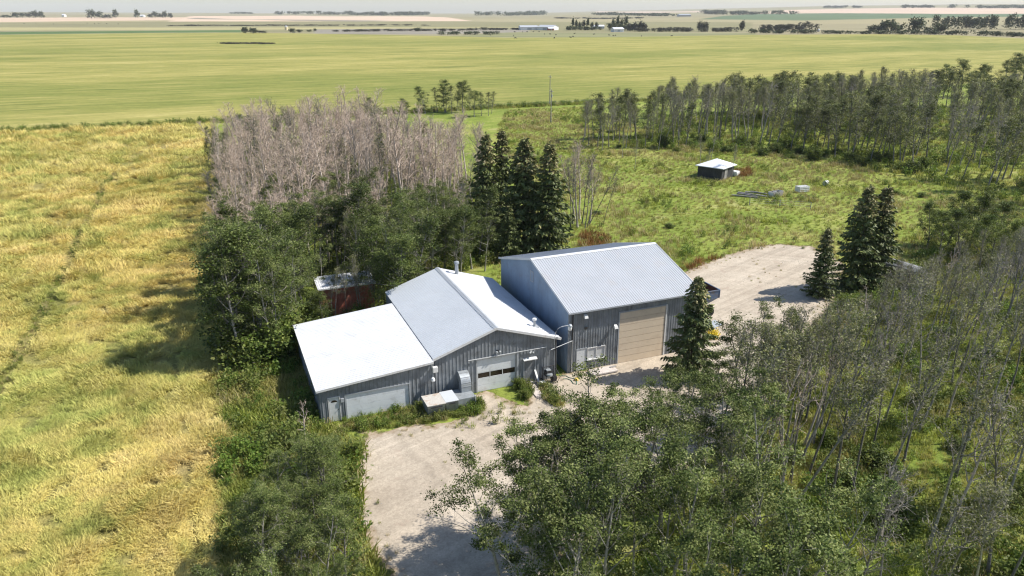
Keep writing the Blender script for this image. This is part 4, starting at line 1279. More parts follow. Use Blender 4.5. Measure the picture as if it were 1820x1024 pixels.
f.box(-1.0, 1.0, .56, .6, .1, .93); f.box(-1.0, -.96, -.56, .56, .1, .93); f.box(.96, 1.0, -.56, .56, .1, .93)
f.build('slats', M['white_paint'], bl)
x, y, _ = land(1467, 330)
dr = empty('drum', (x, y, 0), .9, 'small white drum on its side in the pale grass', 'drum')
MB().tube([(-.6, 0, .45), (-.58, 0, .45), (.58, 0, .45), (.6, 0, .45)], [.38, .43, .43, .38], 14).build('body', M['white_paint'], dr)
MB().tube([(-.22, 0, .45), (-.18, 0, .45)], .45, 14).build('hoop', M['galv'], dr)
# old grey camper half lost in the brush
x, y, _ = land(1608, 508)
cp_ = empty('camper_trailer', (x, y, 0), 2.05, 'old silver grey camper with a rounded roof overgrown by bare brush', 'trailer')
sec = [(-1.1, .55), (-1.12, 1.7), (-.95, 2.25), (-.5, 2.52), (0, 2.58), (.5, 2.52), (.95, 2.25), (1.12, 1.7), (1.1, .55)]
f = MB(); n0 = [[(xx, yy * k, .55 + (zz - .55) * kz) for yy, zz in sec] for xx, k, kz in ((-2.9, .82, .82), (-2.55, .97, .97), (0, 1, 1), (2.4, .97, .97), (2.8, .8, .8))]
for A, B in zip(n0[:-1], n0[1:]):
    for i in range(len(sec) - 1): f.quad(A[i], A[i + 1], B[i + 1], B[i])
f.quad(*n0[0]); f.quad(*n0[-1][::-1])
f.build('body', paint('old_aluminium', (.26, .26, .25), .55, .2, .25, 1.2, (.22, .21, .19)), cp_, smooth=False)
for xx in (-1.4, .9):
    MB().box(xx - .45, xx + .45, 1.09, 1.14, 1.35, 1.95).build('window', M['glass_dark'], cp_)
MB().box(-.35, .3, 1.095, 1.15, .6, 2.1).build('door', M['white_paint'], cp_)
for s in (-1, 1):
    wh = MB().tube([(-.2, s * 1.0, .33), (-.2, s * 1.16, .33)], .33, 18).build('wheel', M['rubber'], cp_)
MB().bar((2.7, 0, .5), (3.9, 0, .45), .1).build('tow_bar', M['dark'], cp_)

# ------------------------------------------------------------------ trees
def nz(x, y, s, seed): return float(vnoise(np.array([x]), np.array([y]), s, seed)[0])


# the bleached stand left of centre
A_px = [(384, 292), (432, 274), (660, 274), (760, 300), (866, 340), (866, 385), (790, 402), (700, 412), (600, 428), (500, 446), (396, 430)]
for x, y in scatter(lands(A_px), 290, 1.9, 21):
    px_ = 910 + 1330 * x / (y * cP + CAM_H * sP)
    plant('bare' if rng.random() < .78 else 'grey', x, y, (8.4 + 4.4 * nz(x, y, 7, 1) + rng.normal() * 1.2) * float(np.interp(px_, [380, 450, 600, 760, 850], [.80, .98, 1.06, .98, .86])), 'bare bleached aspen among the pinkish grey stand beside the golden grain', 'bleached aspens beside the golden grain',
          tilt=(rng.normal() * .07, rng.normal() * .07), wide=rng.uniform(.9, 1.45))
for x, y in scatter(lands([(384, 292), (396, 415), (470, 425), (450, 380)]), 9, 2.2, 5):
    plant('dead', x, y, 9.5 + rng.random() * 1.5, 'dead white limbed aspen at the grain edge of the bleached stand', 'dead white aspens at the grain edge')
for x, y in scatter(lands([(390, 300), (660, 285), (760, 320), (700, 395), (400, 412)]), 16, 4.5, 6):
    plant('tall', x, y, 8.0 + rng.random() * 2, 'green leafed aspen standing between bleached bare trunks', 'green aspens inside the bleached stand')
for x, y in scatter(lands([(400, 440), (470, 440), (600, 440), (720, 430), (830, 425), (850, 450), (720, 455), (560, 490), (410, 520)]), 34, 2.2, 8):
    plant('bare', x, y, 7.2 + rng.random() * 3.4, 'bare aspen rising out of the green belt behind the workshop', 'bare aspens in the green belt', tilt=(rng.normal() * .08, rng.normal() * .08), wide=1.3)
for px_, py_, h in ((590, 425, 8.4), (655, 418, 8.8), (540, 415, 7.4), (615, 395, 8.0), (505, 420, 7.4), (790, 410, 6.6), (735, 420, 6.6), (455, 430, 6.8), (700, 400, 6.4), (760, 398, 5.8), (825, 402, 6.2), (842, 388, 5.6), (560, 400, 7.6), (640, 380, 7.4)):
    x, y, _ = land(px_, py_); plant('leafy', x, y, h, 'leafy aspen pushing up at the front of the bleached stand', 'leafy aspens at the front of the bleached stand')
for px_, py_, h in ((384, 318, 5.0), (390, 345, 5.6), (388, 370, 5.2), (394, 395, 6.0), (402, 425, 6.2), (420, 418, 6.4), (412, 445, 6.6)):
    x, y, _ = land(px_, py_); plant('leafy', x, y, h, 'green aspen on the grain side edge of the bleached stand', 'green aspens on the grain side edge')
# dark trees at its far left corner
for px_, py_, h in ((380, 285, 6.5), (388, 300, 7.2), (404, 292, 5.8), (434, 278, 8.2), (446, 274, 8.0), (372, 292, 4.8)):
    x, y, _ = land(px_, py_)
    plant('dense', x, y, h, 'dark bushy tree at the far left corner of the bleached stand', 'dark trees at the far left corner', wide=.6)
# leafy belt behind the garage
B_px = [(398, 520), (470, 500), (560, 478), (640, 458), (720, 450), (800, 448), (850, 455), (858, 470), (760, 500), (700, 510), (680, 530), (560, 500), (540, 570), (512, 610), (470, 645), (418, 645), (398, 600)]
for x, y in scatter(lands(B_px), 46, 2.7, 31):
    a, b = to_site(x, y)
    if -18.2 < a < -11.2 and b < 24: continue
    k = rng.random()
    kind = 'leafy' if k < .62 else ('sparse' if k < .82 else 'dense')
    plant(kind, x, y, (6.6 if a > -14 else 7.4) + rng.random() * 2.2, {'leafy': 'leafy green aspen in the belt behind the white roofed garage', 'sparse': 'thin half bare aspen in the belt behind the white roofed garage',
          'dense': 'dark dense aspen in the belt behind the white roofed garage'}[kind], {'leafy': 'leafy aspens behind the garage', 'sparse': 'thin aspens behind the garage', 'dense': 'dense aspens behind the garage'}[kind])
for px_, py_, h, lab in ((430, 652, 10.5, 'tall leafy aspen nearest the garage on the grain side'), (492, 640, 9.5, 'leafy aspen overhanging the rear left corner of the garage'), (410, 610, 9.0, 'leafy aspen leaning out over the grain left of the garage')):
    x, y, _ = land(px_, py_); plant('leafy', x, y, h, lab)
for px_, py_, h, kd, lab in ((596, 572, 5.5, 'sparse', 'spindly aspen before the red shed wall'), (640, 560, 6.5, 'sparse', 'spindly aspen before the right end of the red shed'), (572, 545, 6.2, 'leafy', 'short leafy aspen covering the left corner of the red shed'), (664, 545, 8.0, 'dense', 'leafy aspen shading the right end of the red shed'), (616, 550, 5.0, 'leafy', 'low leafy aspen before the middle of the red shed'), (690, 545, 8.6, 'leafy', 'leafy aspen whose shade falls on the rear edge of the garage roof'),
                             (745, 520, 8.4, 'leafy', 'leafy aspen behind the grey shop roof by the ridge'), (820, 505, 8.0, 'leafy', 'leafy aspen behind the flue of the workshop'), (862, 482, 6.6, 'leafy', 'pale leafy aspen between workshop and tall shed at the rear')):
    x, y, _ = land(px_, py_); plant(kd, x, y, h, lab)
for a, b, h, lab in ((-10.0, 17.2, 8.2, 'dense aspen overhanging the seam of the garage roof and shop roof'), (-8.2, 19.6, 9.0, 'dense aspen shading the right half of the red shed'), (-11.0, 19.0, 6.4, 'low dense aspen hiding the right corner of the red shed')):
    p = site(a, b); plant('dense', p.x, p.y, h, lab, wide=1.2)
for a, b, h in ((-17.6, 18.4, 1.7), (-16.0, 17.2, 1.1), (-14.2, 18.0, 1.3), (-12.8, 17.0, 1.2), (-18.6, 16.8, 1.8)):
    p = site(a, b); plant('shrub', p.x, p.y, h, 'bush growing before the red shed wall', 'bushes before the red shed')
for a, b, h, w_ in ((-17.6, 17.6, 3.6, 1.2), (-12.6, 17.2, 3.4, 1.2)):
    p = site(a, b); plant('dense', p.x, p.y, h, 'short dense aspen screening the red shed wall', 'dense aspens screening the red shed', wide=w_)
for a, b, h in ((-16.6, 18.9, 4.6), (-15.2, 18.2, 5.2), (-13.6, 18.8, 4.8), (-12.4, 18.0, 5.4)):
    p = site(a, b); plant('thin', p.x, p.y, h, 'spindly stemmed aspen right before the red shed wall', 'spindly aspens before the red shed')
for px_, py_, h, w_ in ((424, 640, 11.2, 1.1), (468, 628, 11.0, 1.15), (446, 560, 10.4, 1.2), (505, 590, 10.2, 1.15), (520, 520, 9.2, 1.2), (412, 520, 9.0, 1.1), (640, 486, 10.2, 1.1), (566, 490, 8.8, 1.2), (706, 508, 9.4, 1.2), (765, 498, 8.8, 1.3),
                        (808, 492, 8.2, 1.3), (604, 484, 8.4, 1.2), (838, 478, 7.2, 1.3), (480, 540, 9.6, 1.2), (670, 470, 8.4, 1.2), (740, 470, 8.4, 1.2)):
    x, y, _ = land(px_, py_); plant('leafy' if px_ % 4 else 'dense', x, y, h, 'big rounded leafy aspen close behind the workshop roofs', 'big leafy aspens behind the roofs', wide=w_)
# the spruces
for px_, py_, ty, v, wide, lab in ((866, 428, 14.4, 0, 1.0, 'tall narrow spruce, leftmost of the group behind the workshop'), (893, 420, 14.6, 2, .95, 'slim spruce second from the left in the group behind the workshop'),
                                   (931, 446, 14.4, 1, 1.12, 'broad full spruce third from the left behind the tall shed'), (974, 452, 14.2, 2, 1.12, 'brown topped spruce at the right end of the group behind the tall shed'),
                                   (905, 462, 7.0, 3, 1.0, 'low wide dark spruce in front of the spruce group'),
                                   (1226, 668, 8.9, 1, 1.08, 'single spruce standing before the right end of the tall shed'), (1516, 514, 11.7, 0, 1.12, 'left one of the twin tall spruces beyond the gravel'),
                                   (1548, 509, 11.5, 2, 1.15, 'right one of the twin tall spruces beyond the gravel'), (1455, 528, 7.8, 2, 1.1, 'small narrow spruce left of the twin spruces')):
    x, y, _ = land(px_, py_); plant('spruce', x, y, ty, lab, var=v, wide=wide)
# bare clump and leaning trunks right of the spruces
for k, (px_, py_, h) in enumerate(((1018, 398, 9.5), (1026, 404, 10.2), (1034, 400, 9.6), (1022, 392, 9.0), (1040, 406, 8.0), (1030, 390, 10.4), (1014, 404, 8.8), (1048, 398, 8.6))):
    x, y, _ = land(px_, py_); plant('bare' if k % 2 else 'grey', x, y, h * 1.08, 'bare upright aspen in the small clump right of the big spruces', 'bare clump right of the spruces')
for px_, py_, h, tl, lab in ((1044, 404, 8.6, .22, 'leaning bare trunk nearest the bare clump'), (1046, 402, 9.2, .40, 'most slanted of the leaning bare trunks right of the spruces'), (1072, 398, 6.8, .30, 'short leaning bare trunk standing apart on the right')):
    x, y, _ = land(px_, py_); plant('thin', x, y, h, lab, tilt=(tl, 0), wide=.8, var=3)
# the wood on the right
C_px = [(1040, 262), (1120, 248), (1200, 250), (1280, 252), (1350, 262), (1420, 275), (1500, 284), (1570, 300), (1645, 316), (1652, 290), (1640, 230), (1650, 200), (1760, 190), (1700, 186), (1500, 196), (1190, 200), (1080, 225)]
for x, y in scatter(lands(C_px), 300, 2.55, 41):
    if nz(x, y, 12, 77) < .27: continue
    n_ = nz(x, y, 16, 5); px_ = 910 + 1330 * x / (y * cP + CAM_H * sP)
    kind = 'tall' if n_ + (.16 if 1290 < px_ < 1480 else -.12) > .5 else ('grey' if rng.random() < (.4 if px_ < 1290 else .25) else 'sparse')
    plant(kind, x, y, (7.2 if px_ < 1180 else 8.0) + 3.0 * nz(x, y, 8, 15) + rng.random() * 2.0, {'tall': 'dark leaved slender aspen in the wood beyond the pasture', 'sparse': 'thin grey aspen in the wood beyond the pasture', 'grey': 'leafless grey aspen in the wood beyond the pasture'}[kind],
          {'tall': 'dark aspens of the far wood', 'sparse': 'grey aspens of the far wood', 'grey': 'leafless aspens of the far wood'}[kind], tilt=(.03 + rng.normal() * .05, rng.normal() * .04), wide=1.4)
C2_px = [(1656, 322), (1700, 326), (1790, 352), (1900, 392), (2050, 360), (2050, 200), (1850, 186), (1780, 190), (1700, 215), (1672, 250)]
for x, y in scatter(lands(C2_px), 160, 3.0, 43):
    n_ = nz(x, y, 13, 9); kind = ('sparse' if rng.random() < .55 else 'grey') if n_ > .42 else 'tall'
    plant(kind, x, y, 8.4 + 3.0 * nz(x, y, 8, 16) + rng.random() * 2.2, {'tall': 'dark leaved aspen in the right hand part of the wood', 'sparse': 'grey half bare aspen in the right hand part of the wood', 'grey': 'leafless grey aspen in the right hand part of the wood'}[kind],
          {'tall': 'dark aspens at the right end', 'sparse': 'grey aspens at the right end', 'grey': 'leafless aspens at the right end'}[kind], tilt=(.05 + rng.normal() * .05, rng.normal() * .04), wide=1.35)
for px_, py_, h in ((1676, 176, 11), (1705, 172, 12), (1722, 174, 11), (1798, 160, 13), (1815, 158, 14), (1782, 164, 11), (1660, 180, 9.5), (1742, 172, 10)):
    x, y, _ = land(px_, py_); plant('dense', x, y, h, 'full green tree on the far rim of the right hand wood', 'full green trees on the far rim', wide=1.2)
for px_, py_, h in ((1106, 282, 6.2), (1170, 268, 7.5), (1206, 262, 7.8), (1128, 300, 5.5), (1070, 268, 8.0), (1244, 300, 6.5), (1262, 292, 7.5), (1250, 312, 5.0), (1300, 318, 6.2)):
    x, y, _ = land(px_, py_); plant('sparse', x, y, h, 'small thin grey aspen standing out in the pasture by the wood', 'small grey aspens out in the pasture')
for k, (px_, py_, h) in enumerate(((1036, 252, 9.0), (1046, 258, 9.6), (1054, 248, 9.2), (1062, 262, 9.4), (1072, 254, 9.8), (1082, 262, 9.0), (1090, 250, 9.6), (1100, 258, 9.2), (1112, 264, 8.8), (1120, 250, 9.0), (1132, 256, 8.6), (1146, 262, 8.8), (1158, 252, 9.2), (1040, 244, 8.4), (1066, 240, 9.0), (1096, 240, 8.8), (1180, 262, 9.4), (1196, 256, 10.4), (1206, 250, 11.2), (1218, 262, 9.8))):
    x, y, _ = land(px_, py_); plant(('sparse', 'grey', 'sparse', 'tall')[k % 4], x, y, h, 'pale stemmed aspen at the left end of the wood beyond the pasture', 'pale aspens at the left end of the wood', tilt=(rng.normal() * .04, rng.normal() * .04), wide=1.4)
# clump beyond the bleached stand
for px_, py_, h in ((756, 202, 7.4), (778, 199, 7.0), (792, 200, 9.0), (803, 203, 8.0), (822, 200, 8.6), (812, 198, 8.0), (843, 208, 7.2), (856, 206, 6.5), (874, 202, 6.2), (868, 206, 6.6), (720, 212, 5.5), (660, 208, 5.2), (836, 196, 6.4), (742, 208, 5.2)):
    x, y, _ = land(px_, py_); plant('tall' if px_ % 3 else 'dense', x, y, h, 'small dark aspen in the clump beside the yellow crop behind the bleached stand', 'dark clump beside the yellow crop', wide=1.35)

# the grove in the foreground, right of the drive
D_px = [(960, 1010), (985, 945), (1040, 930), (1130, 915), (1210, 880), (1290, 900), (1330, 1000), (1420, 1100), (1500, 1260), (1100, 1330), (960, 1240), (930, 1130)]
n_d = 0
for x, y in scatter(lands(D_px), 38, 2.4, 51):
    if math.hypot(x, y) < 15.5: continue
    lab = 'leafy green aspen in the near grove right of the gravel drive'
    k = rng.random()
    if k < .80: plant('leafy', x, y, 8.4 + rng.random() * 1.6, lab, 'leafy aspens of the near grove')
    elif k < .92: plant('sparse', x, y, 8.2 + rng.random() * 1.6, 'half bare aspen among the leafy trees of the near grove', 'half bare aspens of the near grove')
    else: plant('dead', x, y, 7.5 + rng.random(), 'dead pale limbed aspen among the leafy trees of the near grove', 'dead aspens of the near grove')
for px_, py_, h in ((990, 955, 7.2), (975, 1010, 8.0), (1060, 945, 7.4), (935, 1060, 8.2), (945, 985, 7.6), (915, 1020, 8.0), (965, 950, 7.0), (895, 1080, 8.4)):
    x, y, _ = land(px_, py_); plant('leafy', x, y, h, 'leafy aspen on the drive side of the near grove', 'leafy aspens on the drive side', var=(0, 2, 4)[px_ % 3])
for px_, py_, h, kd, lab in ((1085, 905, 7.3, 'leafy', 'leafy aspen rising highest at the yard end of the near grove'), (1185, 800, 6.6, 'leafy', 'leafy aspen just below the single spruce'), (1150, 845, 6.8, 'leafy', 'leafy aspen between near grove and single spruce'),
                             (1245, 790, 6.6, 'leafy', 'leafy aspen right of the single spruce at the gravel rim'), (1090, 960, 7.0, 'dead', 'dead grey aspen with twisted limbs in the middle of the near grove'), (1010, 990, 7.6, 'leafy', 'leafy aspen at the left tip of the near grove'),
                             (1240, 850, 8.0, 'leafy', 'leafy aspen beside the bare thicket on the right')):
    x, y, _ = land(px_, py_); plant(kd, x, y, h, lab)
def cap(x, y, h):
    """Tree tops on this side stay below the line the photograph shows."""
    w = y * cP + CAM_H * sP
    top = float(np.interp(910 + 1330 * x / w, [1250, 1330, 1440, 1500, 1560, 1640, 1700, 1820], [580, 545, 545, 520, 480, 440, 415, 400])) + rng.uniform(0, 50)
    k = (512 - top) / FPX
    z = CAM_H + y * (k * cP - sP) / (cP + k * sP)
    return min(h, z)


# the denser edge of that wood, standing over the gravel
for x, y in scatter(lands([(1262, 810), (1340, 730), (1440, 690), (1480, 720), (1460, 780), (1400, 880), (1300, 900)]), 30, 1.6, 57):
    k = rng.random()
    kd = 'thin' if k < .6 else ('leafy' if k < .75 else 'sparse')
    plant(kd, x, y, cap(x, y, 8.6 + rng.random() * 2.4), {'thin': 'thin dark stemmed aspen at the gravel rim right of the tall shed', 'leafy': 'leafy aspen among thin stems at the gravel rim', 'sparse': 'pale half bare aspen at the gravel rim right of the tall shed'}[kd],
          {'thin': 'thin aspens at the gravel rim', 'leafy': 'leafy aspens at the gravel rim', 'sparse': 'pale aspens at the gravel rim'}[kd], tilt=(.05 + rng.normal() * .05, rng.normal() * .04), wide=1.0)
# the thin wood on the right of the yard
E_px = [(1330, 880), (1345, 790), (1400, 690), (1460, 610), (1520, 545), (1640, 545), (1700, 480), (1830, 470), (2000, 560), (2050, 900), (1900, 1080), (1700, 1010), (1500, 960), (1400, 960)]
for x, y in scatter(lands(E_px), 215, 1.7, 61):
    n_ = nz(x, y, 8, 3); a, b = to_site(x, y)
    if n_ < .12: continue
    px_ = 910 + 1330 * x / (y * cP + CAM_H * sP); py_ = 512 - 1330 * (y * sP - CAM_H * cP) / (y * cP + CAM_H * sP)
    if px_ > 1450 and py_ > 640 and rng.random() < .55: continue
    k = rng.random()
    kd = 'dead' if k < .18 else ('grey' if k < (.52 if px_ > 1450 else .42) else 'thin')
    h = cap(x, y, 8.2 + rng.random() * 2.8)
    if h < 2.6: continue
    plant(kd, x, y, h, {'dead': 'dead crooked aspen in the thin wood right of the yard', 'grey': 'leafless grey aspen in the thin wood right of the yard', 'thin': 'thin grey aspen with few leaves in the wood right of the yard'}[kd],
          {'dead': 'dead aspens right of the yard', 'grey': 'leafless grey aspens right of the yard', 'thin': 'thin aspens right of the yard'}[kd], tilt=(.09 + rng.normal() * .07, .02 + rng.normal() * .05))
for px_, py_, h in ((1585, 540, 4.6), (1610, 548, 5.0), (1634, 545, 4.8), (1600, 566, 5.2), (1572, 560, 4.4), (1652, 560, 5.4), (1626, 570, 5.4), (1592, 524, 4.0), (1640, 528, 4.4)):
    x, y, _ = land(px_, py_); plant('grey' if px_ % 4 else 'thin', x, y, h, 'low grey bare tree in the brush hiding the old camper', 'bare brush around the camper', wide=1.6)
for px_, py_, h in ((1500, 1120, 9), (1600, 1180, 9.5), (1720, 1130, 9), (1840, 1190, 9), (1650, 1090, 8.5), (1560, 1060, 8), (1780, 1060, 8.6)):
    x, y, _ = land(px_, py_); plant('grey' if px_ % 3 == 0 else 'thin', x, y, h, 'grey aspen at the near rim of the thin wood right of the yard', 'grey aspens at the near rim', tilt=(.1 + rng.normal() * .05, 0))
for px_, py_, h in ((1648, 440, 5.6), (1684, 438, 6.8), (1722, 444, 7.0), (1762, 452, 6.6), (1668, 455, 5.2), (1740, 474, 6.2), (1822, 470, 6.8), (1704, 464, 6.0), (1786, 476, 5.6)):
    x, y, _ = land(px_, py_); plant('round', x, y, h, 'round dense green tree in the thicket right of the twin spruces', 'dense thicket right of the twin spruces', wide=1.1)
# bottom left thicket
F_px = [(445, 1035), (500, 955), (550, 890), (590, 905), (612, 990), (640, 1100), (560, 1180), (425, 1180)]
for x, y in scatter(lands(F_px), 22, 1.35, 71):
    plant('leafy' if rng.random() < .72 else 'dense', x, y, 3.6 + rng.random() * 2.2, 'low leafy aspen in the thicket left of the gravel drive', 'low thicket left of the drive', wide=1.1)
for px_, py_, h in ((592, 848, 3.0), (578, 830, 2.4), (545, 860, 3.0), (565, 880, 3.8), (500, 910, 3.6)):
    x, y, _ = land(px_, py_); plant('leafy', x, y, h, 'young leafy aspen at the yard end of the left thicket', 'young aspens at the yard end', wide=1.35)
x, y, _ = land(545, 800); plant('dead', x, y, 3.6, 'small dead grey tree among the weeds left of the garage door', wide=1.3)
# shrubs
SH = [('shrub along the shaded foot of the far wood', 'shrubs at the foot of the far wood', [(1180 + 22 * k, 262 + .10 * k * k + 9 * math.sin(k * 1.7)) for k in range(22)], (1.2, 2.4)),
      ('dark shrub in the open pasture between shed and wood', 'shrubs in the open pasture', [(1100, 262), (1085, 236), (1190, 405), (1590, 345), (1560, 352), (1640, 350), (1745, 355), (1060, 380)], (.45, .8)),
      ('leafy bush at the grain edge below the garage trees', 'bushes at the grain edge', [(405, 470), (398, 520), (402, 560), (396, 440), (410, 600), (440, 660)], (.8, 1.3)),
      ('tall leafy bush filling in below the trees left of the garage', 'tall bushes left of the garage', [(404, 545), (412, 575), (408, 620), (425, 648), (448, 650), (470, 645), (490, 640), (508, 622), (520, 600), (455, 610), (530, 575), (480, 600)], (2.2, 3.4)),
      ('green bush in the undergrowth below the thin wood', 'bushes below the thin wood', [(1400, 820), (1470, 790), (1560, 830), (1500, 870), (1630, 720), (1700, 800), (1600, 930), (1760, 640), (1400, 930), (1460, 960), (1680, 600), (1780, 900)], (.8, 1.5))]
for lab, grp, spots, (h0, h1) in SH:
    for px_, py_ in spots:
        x, y, _ = land(px_, py_); plant('shrub', x, y, rng.uniform(h0, h1), lab, grp, wide=1.0 if h1 > 1 else 2.0)
for px_, py_, h, lab in ((924, 692, .9, 'leafy bush left of the pale path slab by the workshop'), (852, 722, .75, 'small yellow green bush at the foot of the elbow duct'), (934, 708, .7, 'low bush below the pale path slab')):
    x, y, _ = land(px_, py_); plant('shrub', x, y, h, lab, var=0, wide=.8)

# ------------------------------------------------------------------ ground cover: clumps of blades set out in thousands
def clump(name, mat, n, h, spread, width, bend, seed, leafy=0, one_way=0.0, ear=0):
    r = np.random.default_rng(seed)
    V, Q, T = [], [], []
    for i in range(n):
        a = r.uniform(0, 6.28); rr = spread * math.sqrt(r.random())
        p = np.array([rr * math.cos(a), rr * math.sin(a), -.03])
        az_ = r.normal() * 1.15 if one_way else r.uniform(0, 6.28)
        d = np.array([math.cos(az_), math.sin(az_), 0]); s = np.array([-d[1], d[0], 0])
        L = h * r.uniform(.65, 1.2); bd = bend * r.uniform(.5, 1.3); w = width * r.uniform(.7, 1.3)
        tn = r.random()
        prev = None; th = r.normal() * .12
        for k in range(4):
            ww = w * (1.0, .95, .8 + ear, .25 + ear * .6)[k]
            row = (p - s * ww / 2, p + s * ww / 2)
            b0 = len(V); V += [row[0], row[1]]; T += [tn, tn]
            if k: Q.append((b0 - 2, b0 - 1, b0 + 1, b0))
            ang = th + bd * (k + 1) / 3
            p = p + (d * math.sin(ang) + np.array([0, 0, max(-.25, math.cos(ang))])) * L / 3
        if leafy:
            for _ in range(leafy):
                q = p * r.uniform(.3, 1.0) + r.normal(size=3) * .07
                q[2] = abs(q[2])
                v4, _q = leaf_quads(q[None], .11, r, .8); b0 = len(V); V += list(v4); T += [min(1, max(0, tn + r.normal() * .15))] * 4; Q.append((b0, b0 + 1, b0 + 2, b0 + 3))
    me = mesh_from(name, np.array(V), [(4, np.array(Q))], mat, None, np.array(T))
    return bpy.data.objects.new(name, me)


def cover(name, protos, xy, rot, scl, idx, label, cat=None):
    """Thousands of clumps on one object: a cloud of points with a clump on each."""
    col_ = bpy.data.collections.new(name + '_clumps')
    for i, o in enumerate(protos):
        o.name = '%s_clump_%s' % (name, 'abcdefgh'[i]); col_.objects.link(o)
    me = bpy.data.meshes.new(name)
    n = len(xy); me.vertices.add(n)
    co = np.zeros((n, 3), np.float32); co[:, :2] = xy
    me.vertices.foreach_set('co', co.ravel())
    a = me.attributes.new('turn', 'FLOAT_VECTOR', 'POINT'); rv = np.zeros((n, 3), np.float32); rv[:, 2] = rot; a.data.foreach_set('vector', rv.ravel())
    a = me.attributes.new('size', 'FLOAT', 'POINT'); a.data.foreach_set('value', np.asarray(scl, np.float32))
    a = me.attributes.new('pick', 'INT', 'POINT'); a.data.foreach_set('value', np.asarray(idx, np.int32))
    o = bpy.data.objects.new(name, me); C.objects.link(o)
    g = bpy.data.node_groups.new(name, 'GeometryNodeTree')
    g.interface.new_socket('Geometry', in_out='INPUT', socket_type='NodeSocketGeometry'); g.interface.new_socket('Geometry', in_out='OUTPUT', socket_type='NodeSocketGeometry')
    N = g.nodes; gi = N.new('NodeGroupInput'); go = N.new('NodeGroupOutput'); ip = N.new('GeometryNodeInstanceOnPoints'); ci = N.new('GeometryNodeCollectionInfo')
    ci.inputs['Collection'].default_value = col_; ci.inputs['Separate Children'].default_value = True; ci.inputs['Reset Children'].default_value = True
    def na(nm, ty):
        q = N.new('GeometryNodeInputNamedAttribute'); q.data_type = ty; q.inputs['Name'].default_value = nm; return q.outputs[0]
    e2r = N.new('FunctionNodeEulerToRotation')
    L = g.links.new
    L(gi.outputs[0], ip.inputs['Points']); L(ci.outputs[0], ip.inputs['Instance']); ip.inputs['Pick Instance'].default_value = True
    L(na('pick', 'INT'), ip.inputs['Instance Index']); L(na('turn', 'FLOAT_VECTOR'), e2r.inputs[0]); L(e2r.outputs[0], ip.inputs['Rotation']); L(na('size', 'FLOAT'), ip.inputs['Scale'])
    L(ip.outputs[0], go.inputs[0])
    md = o.modifiers.new('clumps', 'NODES'); md.node_group = g
    tag(o, label, cat, None, 'stuff')
    return o


def jgrid(poly, step, seed):
    r = np.random.default_rng(seed); P = np.array(poly); lo, hi = P.min(0), P.max(0)
    x, y = np.meshgrid(np.arange(lo[0], hi[0], step), np.arange(lo[1], hi[1], step)); x = x.ravel(); y = y.ravel()
    x = x + (r.random(x.size) - .5) * step * 1.3; y = y + (r.random(x.size) - .5) * step * 1.3
    m = inside(P, x, y)
    return x[m], y[m]


def in_view(x, y, margin=90):
    w = y * cP + CAM_H * sP
    px_ = 910 + 1330 * x / np.maximum(w, .1); py_ = 512 - 1330 * (y * sP - CAM_H * cP) / np.maximum(w, .1)
    return (w > 5) & (px_ > -margin) & (px_ < 1820 + margin) & (py_ < 1024 + margin)


# grain, beaten down in swirls
wp = [tuple(q) for q in wheat_poly]
parts_xy = []
for lo_, hi_, st_ in ((0, 62, .27), (62, 95, .38), (95, 150, .60), (150, 230, 1.15)):
    box_ = [site(-150, -60)[:2], site(-20, -60)[:2], site(-20, 185)[:2], site(-150, 185)[:2]]
    x, y = jgrid(box_, st_, int(lo_) + 5)
    d = np.hypot(x, y); m = (d >= lo_) & (d < hi_) & in_view(x, y)
    x, y = x[m], y[m]; m = inside(np.array(wp), x, y); parts_xy.append((x[m], y[m], np.full(m.sum(), st_)))
x = np.concatenate([q[0] for q in parts_xy]); y = np.concatenate([q[1] for q in parts_xy]); st_ = np.concatenate([q[2] for q in parts_xy])
track = lands([(-40, 760), (0, 690), (45, 610), (100, 515), (140, 425), (165, 375), (186, 330), (215, 300), (250, 272), (290, 250)])
track2 = lands([(306, 620), (318, 700), (330, 800), (338, 900), (345, 1060)])
dt = dist_poly(track, x, y, False)
keep = ~((dt < .75) | (dt > 2.0) & (dt < 2.5) & (vnoise(x, y, 3, 4) > .5))
dt2 = dist_poly(track2, x, y, False)
keep &= ~((dt2 < .35) & (vnoise(x, y, 2.0, 6) > .42))
hol = vnoise(x, y, 1.7, 12) * .6 + vnoise(x, y, .8, 13) * .4
keep &= hol > .33
x, y, st_ = x[keep], y[keep], st_[keep]
flow = 6.28 * (vnoise(x, y, 7, 31) * 1.0 + vnoise(x, y, 2.4, 32) * .7)
hs = .55 + 1.05 * vnoise(x, y, 2.6, 40) + .25 * vnoise(x, y, .9, 41)
straw = [clump('s', M['straw'], 36, .50, .24, .019, 1.35, 900 + i, 0, 1.0, .7) for i in range(3)] + [clump('s', M['straw'], 36, .46, .24, .019, 1.85, 910 + i, 0, 1.0, .7) for i in range(3)]
flat = vnoise(x, y, 5.5, 44) > .42
idx = np.where(flat, 3, 0) + np.random.default_rng(4).integers(0, 3, len(x))
cover('wheat', straw, np.stack([x, y], 1), flow + np.random.default_rng(5).normal(size=len(x)) * .3, hs * np.clip(st_ / .34, 1, 2.4), idx, 'golden ripe grain, beaten down in swirls with green patches', 'crop')

# the wheel track through the grain
tx, ty = jgrid([site(-150, -60)[:2], site(-20, -60)[:2], site(-20, 185)[:2], site(-150, 185)[:2]], .45, 77)
m = (dist_poly(track, tx, ty, False) < .5) & in_view(tx, ty) & (vnoise(tx, ty, 1.3, 66) > .15) & (np.hypot(tx, ty) < 160); tx, ty = tx[m], ty[m]
TRACK = (tx, ty)
